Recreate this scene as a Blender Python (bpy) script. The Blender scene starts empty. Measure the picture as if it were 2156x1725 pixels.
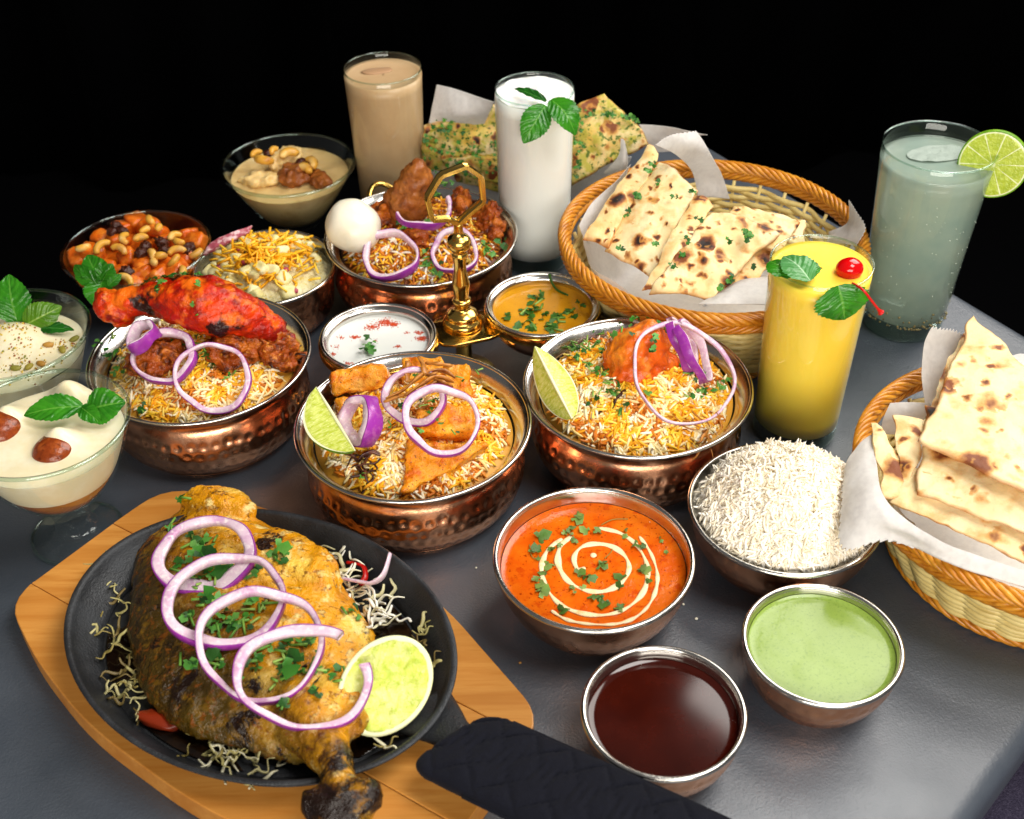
import bpy, bmesh, math, random
import numpy as np
from mathutils import Vector, Matrix, noise
R_ = math.radians
sc = bpy.context.scene
COL = sc.collection

# ---------------------------------------------------------------- camera
PX_W, PX_H, PX_F = 2156.0, 1725.0, 2600.0
PITCH, ROLL, DIST = R_(39.0), R_(-1.0), 1.0
FW = Vector((0, math.cos(PITCH), -math.sin(PITCH)))
_r0 = Vector((1, 0, 0)); _u0 = _r0.cross(FW)
RT = math.cos(ROLL)*_r0 + math.sin(ROLL)*_u0
UP = -math.sin(ROLL)*_r0 + math.cos(ROLL)*_u0
CAM = -DIST*FW
cd = bpy.data.cameras.new('camera'); cam = bpy.data.objects.new('camera', cd); COL.objects.link(cam)
m = Matrix((RT, UP, -FW)).transposed().to_4x4(); m.translation = CAM; cam.matrix_world = m
cd.sensor_width = 36; cd.lens = 36*PX_F/PX_W; cd.clip_start = .05; cd.clip_end = 50
cd.dof.use_dof = True; cd.dof.focus_distance = .88; cd.dof.aperture_fstop = 10
sc.camera = cam

# ---------------------------------------------------------------- world, lamps, exposure
w = bpy.data.worlds.new('World'); sc.world = w; w.use_nodes = True
w.node_tree.nodes['Background'].inputs[0].default_value = (.72, .70, .68, 1)
w.node_tree.nodes['Background'].inputs[1].default_value = .17
def area(name, loc, target, sx, sy, power, col):
    l = bpy.data.lights.new(name, 'AREA'); l.shape = 'RECTANGLE'; l.size = sx; l.size_y = sy; l.energy = power; l.color = col
    o = bpy.data.objects.new(name, l); COL.objects.link(o); o.location = loc
    o.rotation_euler = (Vector(target)-Vector(loc)).to_track_quat('-Z', 'Y').to_euler(); return o
area('softbox_lamp', (.95, .72, 1.20), (.05, -.08, 0), 1.0, 1.0, 27, (1.0, .96, .90))
area('front_lamp', (.10, -1.85, .72), (0, 0, .04), 1.5, .7, 37, (1.0, .93, .84))
area('overhead_fill', (.62, -.42, 1.45), (.0, -.08, 0), .65, .65, 19, (1.0, .965, .91))  # unseen fill, added for soft light from above
sc.view_settings.view_transform = 'Standard'; sc.view_settings.look = 'None'
sc.view_settings.exposure = 0; sc.view_settings.gamma = 1
sc.cycles.use_denoising = True
sc.cycles.max_bounces = 10; sc.cycles.diffuse_bounces = 8; sc.cycles.transparent_max_bounces = 24
sc.cycles.transmission_bounces = 8; sc.cycles.caustics_reflective = False; sc.cycles.caustics_refractive = False
sc.cycles.sample_clamp_indirect = 6

# ---------------------------------------------------------------- helpers: space
def at(px, py, z=0.0):
    d = FW + RT*((px-PX_W/2)/PX_F) - UP*((py-PX_H/2)/PX_F)
    return CAM + d*((z-CAM.z)/d.z)
ZM = {1: (.31247, 0, 539.0), 2: (.45136, 0, 1010.6), 3: (.31242, 583.9, 658.8), 4: (.28641, 1048.1, 613.9), 5: (.48781, 973.2, 883.4),
      6: (.31247, 112.3, 262.0), 'a': (.3037, 673.8, 89.8), 'b': (.34722, 1122.9, 179.7), 'c': (.43391, 1534.7, 224.6),
      'd': (.4342, 1721.8, 636.3), 'e': (.29861, 643.8, 329.4), 0: (1, 0, 0)}
def zp(k, x, y): s, a, b = ZM[k]; return x*s+a, y*s+b
def za(k, x, y, z): return at(*zp(k, x, y), z)
def on(k, x, y, zf):
    px, py = zp(k, x, y); z = .05
    for _ in range(14):
        p = at(px, py, z); z = .5*z+.5*zf(p.x, p.y)
    p = at(px, py, z); return p
def mpp(p): return (Vector(p)-CAM).dot(FW)/PX_F
def nz(p, s, o=0.0): return noise.noise(Vector((p[0]*s+o, p[1]*s+o*1.7, p[2]*s-o)))
def fbm(p, s, o=0.0, n=3): return sum(nz(p, s*2**i, o+i*3.1)/2**i for i in range(n))
rnd = random.Random(7)

# ---------------------------------------------------------------- helpers: objects
def mesh_obj(name, vs, fs, mat, parent=None, smooth=True, cols=None, uvs=None, loc=None):
    o0 = Vector(parent.location) if parent is not None and parent.parent is None else None
    if parent is not None and parent.parent is not None: o0 = Vector(parent.location)+Vector(parent.parent.location)
    if parent is None:
        if loc is None:
            a = np.array([tuple(v) for v in vs]); loc = ((a[:, 0].min()+a[:, 0].max())/2, (a[:, 1].min()+a[:, 1].max())/2, a[:, 2].min())
        o0 = Vector(loc)
    me = bpy.data.meshes.new(name)
    me.from_pydata([(v[0]-o0.x, v[1]-o0.y, v[2]-o0.z) for v in vs], [], fs)
    if smooth: me.polygons.foreach_set('use_smooth', [True]*len(me.polygons))
    if cols is not None:
        ca = me.color_attributes.new('Col', 'FLOAT_COLOR', 'POINT')
        ca.data.foreach_set('color', np.array([(c[0], c[1], c[2], 1) for c in cols], dtype=np.float32).ravel())
    if uvs is not None:
        ul = me.uv_layers.new(name='UVMap')
        li = np.empty(len(me.loops), dtype=np.int32); me.loops.foreach_get('vertex_index', li)
        ul.data.foreach_set('uv', np.array(uvs, dtype=np.float32)[li].ravel())
    me.materials.append(mat); me.update()
    o = bpy.data.objects.new(name, me); COL.objects.link(o)
    if parent is None: o.location = o0
    else: o.parent = parent
    return o
def tag(o, label, cat, group=None, kind=None):
    o['label'] = label; o['category'] = cat
    if group: o['group'] = group
    if kind: o['kind'] = kind
    return o
def thing(name, label, cat, loc, group=None):
    o = bpy.data.objects.new(name, None); o.empty_display_size = .02; COL.objects.link(o); o.location = loc
    return tag(o, label, cat, group)
def solo(name, label, cat, geo, mat, group=None, kind=None, **k):
    return tag(mesh_obj(name, geo[0], geo[1], mat, None, **k), label, cat, group, kind)
def join(*gs):
    V, F = [], []
    for v, f in gs:
        n = len(V); V += list(v); F += [tuple(i+n for i in q) for q in f]
    return V, F

# ---------------------------------------------------------------- helpers: geometry
def lathe(prof, c=(0, 0, 0), n=96, sx=1, sy=1, rot=0, cap0=False, cap1=False, fn=None):
    V, F = [], []; m_ = len(prof); cr, sr = math.cos(rot), math.sin(rot)
    for r, z in prof:
        for i in range(n):
            a = 2*math.pi*i/n; q = fn(r, z, a) if fn else (r, z)
            x, y = q[0]*math.cos(a)*sx, q[0]*math.sin(a)*sy
            V.append((c[0]+x*cr-y*sr, c[1]+x*sr+y*cr, c[2]+q[1]))
    for j in range(m_-1):
        for i in range(n):
            k = (i+1) % n; F.append((j*n+i, j*n+k, (j+1)*n+k, (j+1)*n+i))
    if cap0: F.append(tuple(reversed(range(n))))
    if cap1: F.append(tuple((m_-1)*n+i for i in range(n)))
    return V, F
def smooth_prof(pts, k=6):
    out = []
    for i in range(len(pts)-1):
        p0 = pts[max(i-1, 0)]; p1 = pts[i]; p2 = pts[i+1]; p3 = pts[min(i+2, len(pts)-1)]
        for s in range(k):
            t = s/k
            out.append(tuple(.5*(2*p1[d]+(p2[d]-p0[d])*t+(2*p0[d]-5*p1[d]+4*p2[d]-p3[d])*t*t+(3*p1[d]-p0[d]-3*p2[d]+p3[d])*t**3) for d in range(len(p1))))
    out.append(tuple(pts[-1])); return out
def spline(pts, k=6, closed=False):
    P = [tuple(p) for p in pts]
    if closed:
        P = [P[-1]]+P+[P[0], P[1]]; s = smooth_prof(P, k); return [Vector(p) for p in s[k:-k-0][:len(pts)*k]]
    return [Vector(p) for p in smooth_prof(P, k)]
def tube(pts, rad, n=8, closed=False, flat=1.0, up0=None):
    pts = [Vector(p) for p in pts]; N = len(pts); V, F = [], []
    if not callable(rad): rr = rad; rad = (lambda t: rr)
    up = Vector(up0) if up0 else None
    for i, p in enumerate(pts):
        a = pts[(i-1) % N] if closed or i > 0 else p; b = pts[(i+1) % N] if closed or i < N-1 else p
        t = (b-a).normalized()
        if up is None: up = t.orthogonal()
        up = (up-t*up.dot(t));
        up = up.normalized() if up.length > 1e-6 else t.orthogonal().normalized()
        sd = t.cross(up); r = rad(i/max(N-1, 1)); r = r if isinstance(r, tuple) else (r, r*flat)
        for j in range(n):
            an = 2*math.pi*j/n; V.append(tuple(p+sd*math.cos(an)*r[0]+up*math.sin(an)*r[1]))
    M_ = N if closed else N-1
    for i in range(M_):
        for j in range(n):
            k = (j+1) % n; i2 = (i+1) % N; F.append((i*n+j, i*n+k, i2*n+k, i2*n+j))
    if not closed: F.append(tuple(reversed(range(n)))); F.append(tuple((N-1)*n+j for j in range(n)))
    return V, F
_ico = {}
def ico(s):
    if s not in _ico:
        b = bmesh.new(); bmesh.ops.create_icosphere(b, subdivisions=s, radius=1)
        _ico[s] = ([v.co.copy() for v in b.verts], [tuple(v.index for v in f.verts) for f in b.faces]); b.free()
    return _ico[s]
def rotm(rx=0, ry=0, rz=0): return Matrix.Rotation(rz, 3, 'Z') @ Matrix.Rotation(ry, 3, 'Y') @ Matrix.Rotation(rx, 3, 'X')
def blob(c, rad, rot=None, amp=.1, scale=1.5, seed=0, sub=3, power=2.0):
    vs, fs = ico(sub); c = Vector(c); out = []
    for v in vs:
        q = v
        if power != 2:
            L = (abs(v.x)**power+abs(v.y)**power+abs(v.z)**power)**(1/power); q = v/L
        q = q*(1+amp*fbm(v, scale, seed))
        q = Vector((q.x*rad[0], q.y*rad[1], q.z*rad[2]))
        if rot is not None: q = rot @ q
        out.append(tuple(c+q))
    return out, fs
def remesh(geo, vox, disp=None, smooth_it=2):
    me = bpy.data.meshes.new('tmp'); me.from_pydata([tuple(v) for v in geo[0]], [], geo[1]); o = bpy.data.objects.new('tmp', me); COL.objects.link(o)
    r = o.modifiers.new('r', 'REMESH'); r.mode = 'VOXEL'; r.voxel_size = vox
    if smooth_it: s = o.modifiers.new('s', 'SMOOTH'); s.iterations = smooth_it; s.factor = .5
    dg = bpy.context.evaluated_depsgraph_get(); e = o.evaluated_get(dg); m2 = e.to_mesh()
    V = [v.co.copy() for v in m2.vertices]; N = [v.normal.copy() for v in m2.vertices]; F = [tuple(p.vertices) for p in m2.polygons]
    e.to_mesh_clear(); bpy.data.objects.remove(o); bpy.data.meshes.remove(me)
    if disp: V = [v+n*disp(v, n) for v, n in zip(V, N)]
    return [tuple(v) for v in V], F
def grid_faces(nu, nv, off=0, flip=False):
    F = []
    for i in range(nu-1):
        for j in range(nv-1):
            a = off+i*nv+j; q = (a, a+nv, a+nv+1, a+1); F.append(tuple(reversed(q)) if flip else q)
    return F
def sheet(ctrl, thick, fn=None, nu=24, nv=24, edge_round=True, uv=False, serrate=None, wob=0, wseed=0):
    """patch through a grid of world control points; two skins and side walls"""
    rows = [spline(r, 8) for r in ctrl]
    def ev(P, t):
        x = t*(len(P)-1); i = min(int(x), len(P)-2); return P[i].lerp(P[i+1], x-i)
    cols_n = nv
    A = [[ev(r, j/(nv-1)) for j in range(nv)] for r in rows]
    cols = [spline([A[i][j] for i in range(len(A))], 8) if len(A) > 1 else None for j in range(nv)]
    G = [[ev(cols[j], i/(nu-1)) for j in range(nv)] for i in range(nu)]
    if wob: G = [[p+Vector((nz(p, 45, wseed)+.5*nz(p, 110, wseed), nz(p, 45, wseed+9)+.5*nz(p, 110, wseed+9), .5*nz(p, 45, wseed+5)))*wob for p in row] for row in G]
    if serrate:
        side, amp_, cnt = serrate
        n_ = nv if side[0] == 'u' else nu
        for k in range(n_):
            s = amp_*(abs(((k*cnt/n_) % 1)-.5)*2)
            col_ = [G[i][k] for i in range(nu)] if side[0] == 'u' else list(G[k])
            if side[1] == '1': col_ = col_[::-1]
            d = (col_[6]-col_[0]).normalized()*s; col_ = [p+d*max(0, 1-q/6) for q, p in enumerate(col_)]
            if side[1] == '1': col_ = col_[::-1]
            for i in range(len(col_)):
                if side[0] == 'u': G[i][k] = col_[i]
                else: G[k][i] = col_[i]
    top, bot, uvs = [], [], []
    for i in range(nu):
        for j in range(nv):
            p = G[i][j]
            du = G[min(i+1, nu-1)][j]-G[max(i-1, 0)][j]; dv = G[i][min(j+1, nv-1)]-G[i][max(j-1, 0)]
            n = du.cross(dv); n = n.normalized() if n.length > 1e-12 else Vector((0, 0, 1))
            if n.dot(CAM-p) < 0 and False: n = -n
            u, v = i/(nu-1), j/(nv-1)
            e = min(u, 1-u, v, 1-v)*min((nu-1), (nv-1))
            th = thick*(math.sqrt(min(1, (e+.15)/2.2)) if edge_round else 1)
            d = fn(p, u, v) if fn else 0
            top.append(p+n*(th/2+d)); bot.append(p-n*(th/2-d)); uvs.append((u, v))
    N = nu*nv; V = top+bot; F = grid_faces(nu, nv)+grid_faces(nu, nv, N, True)
    per = [(0, j) for j in range(nv-1)]+[(i, nv-1) for i in range(nu-1)]+[(nu-1, j) for j in range(nv-1, 0, -1)]+[(i, 0) for i in range(nu-1, 0, -1)]
    ids = [i*nv+j for i, j in per]
    for k in range(len(ids)):
        a, b = ids[k], ids[(k+1) % len(ids)]; F.append((a, b, b+N, a+N))
    return (V, F, uvs+uvs)
def disc(c, R, zf, nr=20, n=72, sx=1, sy=1, rot=0):
    V, F = [(c[0], c[1], zf(c[0], c[1]))], []
    for i in range(1, nr+1):
        for k in range(n):
            a = 2*math.pi*k/n; x = R*i/nr*math.cos(a)*sx; y = R*i/nr*math.sin(a)*sy
            X = c[0]+x*math.cos(rot)-y*math.sin(rot); Y = c[1]+x*math.sin(rot)+y*math.cos(rot); V.append((X, Y, zf(X, Y)))
    for k in range(n): F.append((0, 1+k, 1+(k+1) % n))
    for i in range(nr-1):
        for k in range(n):
            a = 1+i*n+k; b = 1+i*n+(k+1) % n; F.append((a, a+n, b+n, b))
    return V, F
# ---------------------------------------------------------------- materials
def lin(h):
    h = h.lstrip('#'); o = []
    for i in (0, 2, 4):
        v = int(h[i:i+2], 16)/255; o.append(v/12.92 if v <= .04045 else ((v+.055)/1.055)**2.4)
    return tuple(o)
class NT:
    def __init__(s, name):
        s.m = bpy.data.materials.new(name); s.m.use_nodes = True; s.t = s.m.node_tree; s.t.nodes.clear()
        s.out = s.n('ShaderNodeOutputMaterial')
    def n(s, ty, ins=None, **k):
        nd = s.t.nodes.new(ty)
        for a, v in k.items(): setattr(nd, a, v)
        for a, v in (ins or {}).items():
            if hasattr(v, 'is_linked') or isinstance(v, bpy.types.NodeSocket): s.t.links.new(v, nd.inputs[a])
            else: nd.inputs[a].default_value = v
        return nd
    def link(s, a, b): s.t.links.new(a, b)
    def vec(s):
        tc = s.n('ShaderNodeTexCoord'); oi = s.n('ShaderNodeObjectInfo')
        mu = s.n('ShaderNodeMath', {0: oi.outputs['Random'], 1: 7.3}, operation='MULTIPLY')
        ad = s.n('ShaderNodeVectorMath', {0: tc.outputs['Object'], 1: mu.outputs[0]}, operation='ADD'); return ad.outputs[0]
    def noise(s, v, scale, detail=4, rough=.55, dist=0):
        return s.n('ShaderNodeTexNoise', {'Vector': v, 'Scale': scale, 'Detail': detail, 'Roughness': rough, 'Distortion': dist}).outputs['Fac']
    def ramp(s, f, lo, hi):
        return s.n('ShaderNodeMapRange', {'Value': f, 'From Min': lo, 'From Max': hi}, clamp=True).outputs[0]
    def mix(s, f, a, b):
        nd = s.n('ShaderNodeMix', data_type='RGBA', clamp_factor=True)
        for i, v in ((0, f), (6, a), (7, b)):
            if isinstance(v, bpy.types.NodeSocket): s.t.links.new(v, nd.inputs[i])
            else: nd.inputs[i].default_value = (*v, 1) if isinstance(v, tuple) and len(v) == 3 else v
        return nd.outputs[2]
    def mul(s, a, b): return s.n('ShaderNodeMath', {0: a, 1: b}, operation='MULTIPLY').outputs[0]
def sset(nt, b, key, v):
    if isinstance(v, bpy.types.NodeSocket): nt.link(v, b.inputs[key])
    elif isinstance(v, tuple) and len(v) == 3 and b.inputs[key].type == 'RGBA': b.inputs[key].default_value = (*v, 1)
    else: b.inputs[key].default_value = v
def mat(name, base, rough=.5, metal=0, layers=(), bump=(), sss=0, sr=(1, .5, .3), sscale=.004, col=False, coat=0, trans=0, spec=.33, sheen=0, rvar=None, nbump=None):
    """layers: (scale, colour, lo, hi, detail[, distortion]); bump: (scale, strength, detail[, distance])"""
    t = NT(name); v = t.vec(); b = t.n('ShaderNodeBsdfPrincipled')
    c = base
    if col:
        c = t.n('ShaderNodeAttribute', attribute_name='Col').outputs['Color']
    for L in layers:
        f = t.ramp(t.noise(v, L[0], L[4] if len(L) > 4 else 4, .6, L[5] if len(L) > 5 else 0), L[2], L[3]); c = t.mix(f, c, L[1])
    sset(t, b, 'Base Color', c); b.inputs['Metallic'].default_value = metal
    if rvar: sset(t, b, 'Roughness', t.n('ShaderNodeMapRange', {'Value': t.noise(v, rvar[0], 3), 'From Min': .3, 'From Max': .7, 'To Min': rvar[1], 'To Max': rvar[2]}).outputs[0])
    else: b.inputs['Roughness'].default_value = rough
    b.inputs['Specular IOR Level'].default_value = spec
    if sss: b.inputs['Subsurface Weight'].default_value = sss; b.inputs['Subsurface Radius'].default_value = sr; b.inputs['Subsurface Scale'].default_value = sscale
    if coat: b.inputs['Coat Weight'].default_value = coat*.4; b.inputs['Coat Roughness'].default_value = .08
    if trans: b.inputs['Transmission Weight'].default_value = trans
    if sheen: b.inputs['Sheen Weight'].default_value = sheen
    prev = None
    for B in bump:
        nd = t.n('ShaderNodeBump', {'Height': t.noise(v, B[0], B[2]), 'Strength': B[1], 'Distance': B[3] if len(B) > 3 else .002})
        if prev: t.link(prev, nd.inputs['Normal'])
        prev = nd.outputs[0]
    if prev: t.link(prev, b.inputs['Normal'])
    t.link(b.outputs[0], t.out.inputs[0]); return t.m
def glass_mat(name, tint=(1, 1, 1), ior=1.45, rough=.0):
    t = NT(name); g = t.n('ShaderNodeNewGeometry')
    i = t.n('ShaderNodeMix', {2: ior, 3: 1/ior}, data_type='FLOAT'); t.link(g.outputs['Backfacing'], i.inputs[0])
    f = t.n('ShaderNodeFresnel'); t.link(i.outputs[0], f.inputs['IOR'])
    a = t.n('ShaderNodeBsdfTransparent', {'Color': (*tint, 1)}); b = t.n('ShaderNodeBsdfGlossy', {'Roughness': rough, 'Color': (.95, 1, .98, 1)})
    mx = t.n('ShaderNodeMixShader', {0: f.outputs[0], 1: a.outputs[0], 2: b.outputs[0]}); t.link(mx.outputs[0], t.out.inputs[0]); return t.m

M_VINYL = mat('grey_vinyl', lin('#383f48'), .42, layers=((6, lin('#424953'), .4, .7),), bump=((650, .4, 4, .0008), (90, .12, 3, .002)), spec=1.0, rvar=(25, .36, .5))
M_BACK = mat('black_drape', (.0012, .0012, .0016), .95, spec=.05)
M_SEAT = mat('purple_fabric', lin('#332f40'), .95, bump=((900, .6, 3),), layers=((700, lin('#484456'), .45, .7),), spec=.1)
M_COPPER = mat('copper', lin('#e9ad86'), .2, 1, layers=((14, lin('#d2916a'), .45, .75), (60, lin('#f2c2a2'), .55, .8)), bump=((240, .06, 3),), rvar=(40, .15, .3))
M_STEEL = mat('steel', lin('#cfccc6'), .2, 1, bump=((300, .04, 2),), rvar=(50, .14, .28))
M_BRASS = mat('brass', lin('#d9b25c'), .18, 1, layers=((40, lin('#b8923e'), .5, .8),), rvar=(60, .12, .26))
M_GLASS = glass_mat('clear_glass', (.965, .985, .975))
M_GREENGLASS = glass_mat('thick_glass', (.84, .92, .89), 1.7)
M_IRON = mat('cast_iron', lin('#26282b'), .55, .35, layers=((30, lin('#34373b'), .45, .7),), bump=((700, .5, 3, .001), (120, .2, 2)), spec=.5, rvar=(30, .38, .62))
M_MITT = mat('black_cotton', lin('#11121a'), .9, bump=((1400, .5, 2, .001), (130, .35, 3, .003)), sheen=.04, spec=.08, layers=((900, lin('#141620'), .5, .75),))
def rice_mat():
    t = NT('rice_grain'); c = t.n('ShaderNodeAttribute', attribute_name='Col').outputs['Color']
    b = t.n('ShaderNodeBsdfPrincipled', {'Roughness': .42, 'Specular IOR Level': .3}); t.link(c, b.inputs['Base Color'])
    t.link(b.outputs[0], t.out.inputs[0]); return t.m
M_RICE = rice_mat()
M_VEG = mat('garnish', (1, 1, 1), .45, col=True, bump=((600, .25, 2, .001),), spec=.4)
M_ONION = mat('onion_flesh', lin('#d8c0cd'), .3, sss=.5, sr=(1, .75, .9), sscale=.003, layers=((60, lin('#be8cb2'), .46, .70), (300, lin('#e9dede'), .5, .7)), bump=((500, .1, 2, .001),))
M_ONSKIN = mat('onion_skin', lin('#93309a'), .28, sss=.2, sr=(1, .4, .8), sscale=.002, layers=((240, lin('#b561ab'), .5, .78), (60, lin('#742069'), .5, .8)), coat=.25)
M_ONPALE = mat('onion_skin_pale', lin('#b884b0'), .3, sss=.4, sr=(1, .5, .8), sscale=.002, layers=((120, lin('#dcc5d6'), .4, .65),))
M_CORI = mat('coriander', (1, 1, 1), .5, col=True, bump=((500, .3, 3, .001),), spec=.35, sss=.1, sr=(.4, 1, .2), sscale=.001)
M_SOUP = mat('tomato_gravy', lin('#cf5408'), .16, layers=((45, lin('#dc6c10'), .4, .65), (130, lin('#c04406'), .56, .66), (420, lin('#962e04'), .62, .70, 2)), bump=((140, .12, 3), (420, .08, 3)), coat=.2)
M_CREAM = mat('cream', lin('#f6dcae'), .3, sss=.2, layers=((180, lin('#f0a860'), .52, .8),))
M_BROWN = mat('tamarind', lin('#2e0904'), .08, layers=((30, lin('#3c0f06'), .4, .7),), coat=.5)
M_GREEN = mat('mint_chutney', lin('#829b42'), .18, layers=((30, lin('#8ba44a'), .4, .7), (600, lin('#76903a'), .56, .66, 2), (900, lin('#55702a'), .66, .70, 2)), bump=((260, .06, 3),))
M_YOG = mat('yogurt', lin('#eef0ea'), .3, sss=.3, sr=(1, .95, .9), bump=((120, .08, 3),))
M_DAL = mat('yellow_gravy', lin('#d08e14'), .22, layers=((40, lin('#da9a1c'), .4, .65), (300, lin('#b87a12'), .6, .75)), coat=.3, sss=.15, sr=(1, .6, .1))
M_PAPRIKA = mat('paprika', lin('#d04a10'), .8, layers=((900, lin('#b5330a'), .4, .7),))
M_MANGO = mat('mango_drink', lin('#ffda52'), .25, sss=.35, sr=(1, .75, .2), sscale=.008, layers=((14, lin('#ffd244'), .45, .7),))
M_BEIGE = mat('milk_tea', lin('#c4a47c'), .35, sss=.3, sr=(1, .8, .6), sscale=.006, layers=((18, lin('#b8966e'), .45, .7),))
M_LASSI = mat('white_drink', lin('#f6f3ec'), .35, sss=.3, sr=(1, .95, .85), sscale=.006)
M_FROTH = mat('froth', lin('#f6f6f2'), .6, sss=.3, bump=((700, .5, 3, .001),))
M_CUSTARD = mat('custard', lin('#e2c283'), .28, sss=.3, sr=(1, .8, .4), sscale=.005, layers=((45, lin('#c8a05f'), .5, .72),), bump=((130, .15, 3),))
M_CREAMY = mat('dessert_cream', lin('#e9dcb6'), .3, sss=.3, sr=(1, .85, .6), sscale=.005, layers=((60, lin('#efe6c8'), .45, .65),))
M_SYRUP = mat('syrup_layer', lin('#b06f2c'), .2, layers=((26, lin('#8f4d16'), .4, .65),), coat=.3)
M_GULAB = mat('fried_dough', lin('#7e3410'), .25, layers=((90, lin('#a85420'), .45, .7), (300, lin('#57200a'), .5, .75)), bump=((260, .35, 3),), coat=.4)
M_PANEER = mat('paneer', lin('#e88f12'), .24, layers=((55, lin('#f2aa30'), .45, .62), (90, lin('#cf6208'), .50, .64), (45, lin('#f2b24c'), .56, .70), (500, lin('#7a3208'), .63, .70, 2)), bump=((180, .8, 4, .003), (700, .4, 2)), coat=.15, sss=.15, sr=(1, .5, .15))
M_EGG = mat('boiled_egg', lin('#ece6d2'), .3, sss=.5, sr=(1, .9, .75), sscale=.008, layers=((40, lin('#e6ddc2'), .45, .7),))
M_RED = mat('tandoori_red', lin('#b41c03'), .3, layers=((35, lin('#d83c06'), .46, .62), (60, lin('#7e1006'), .5, .64), (48, lin('#2a0f0a'), .56, .63, 4, .5), (40, lin('#e86a12'), .50, .60), (24, lin('#e89a30'), .62, .70)), bump=((110, .7, 4, .004), (420, .5, 3)), coat=.2)
M_MASALA = mat('brown_masala', lin('#9a430e'), .3, layers=((70, lin('#c46a1c'), .46, .62), (110, lin('#4a1a08'), .5, .66), (200, lin('#d88a30'), .6, .7)), bump=((140, .9, 4, .005), (500, .5, 3)), coat=.2)
M_FRIED = mat('fried_brown', lin('#8a4a1c'), .4, layers=((60, lin('#b06a2a'), .45, .7), (90, lin('#4f2410'), .52, .75)), bump=((200, .6, 4, .003),), coat=.2)
M_BURNT = mat('burnt_onion', lin('#33140c'), .35, layers=((150, lin('#6b3416'), .52, .72),), coat=.3)
M_CRISP = mat('crisp_onion', lin('#b1722c'), .38, layers=((200, lin('#6e3512'), .48, .7), (90, lin('#d7a052'), .55, .75)), coat=.3)
M_WICKER = mat('cream_wicker', lin('#dfca84'), .42, layers=((60, lin('#c6ab62'), .45, .72),), spec=.4)
M_BRAID = mat('orange_wicker', lin('#bd7618'), .34, layers=((70, lin('#d8962c'), .45, .66), (120, lin('#8a4c0c'), .52, .74)), spec=.45)
M_RAISIN = mat('raisin', lin('#431c0e'), .35, bump=((300, .8, 3, .003),), coat=.3)
M_CASHEW = mat('cashew', lin('#dba23c'), .36, layers=((120, lin('#a8651a'), .5, .66), (60, lin('#efc878'), .5, .64)), coat=.1)
M_SQUASH = mat('orange_chunk', lin('#cc5a08'), .28, layers=((90, lin('#e8872a'), .45, .7), (200, lin('#b44a08'), .52, .75)), bump=((260, .5, 3),), coat=.25, sss=.15, sr=(1, .4, .1))
M_POTATO = mat('pale_chunk', lin('#dcd08e'), .4, layers=((90, lin('#eae2b6'), .45, .7),), bump=((300, .3, 3),), sss=.2, sr=(1, .9, .5))
M_SLAW = mat('salad_base', lin('#ddd096'), .4, layers=((160, lin('#eee6bc'), .4, .62), (220, lin('#d0b23a'), .55, .68)), bump=((220, .8, 4, .004),))
M_CHERRY = mat('cherry', lin('#c4060a'), .12, coat=.6, sss=.2, sr=(1, .1, .1))
M_STEM = mat('cherry_stem', lin('#c41414'), .3)
M_CHILI = mat('red_slice', lin('#b3120c'), .3, coat=.3)
M_CABBAGE = mat('cabbage', (1, 1, 1), .4, col=True, sss=.2, sr=(1, .9, .6), sscale=.002)
M_SAUCE = mat('dark_pan_juice', lin('#140b06'), .12, coat=.5, layers=((60, lin('#2a1a0c'), .5, .7),))
M_LIMEP = mat('lime_pith', lin('#e3e6b8'), .45, sss=.3, sr=(.8, 1, .4))

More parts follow.
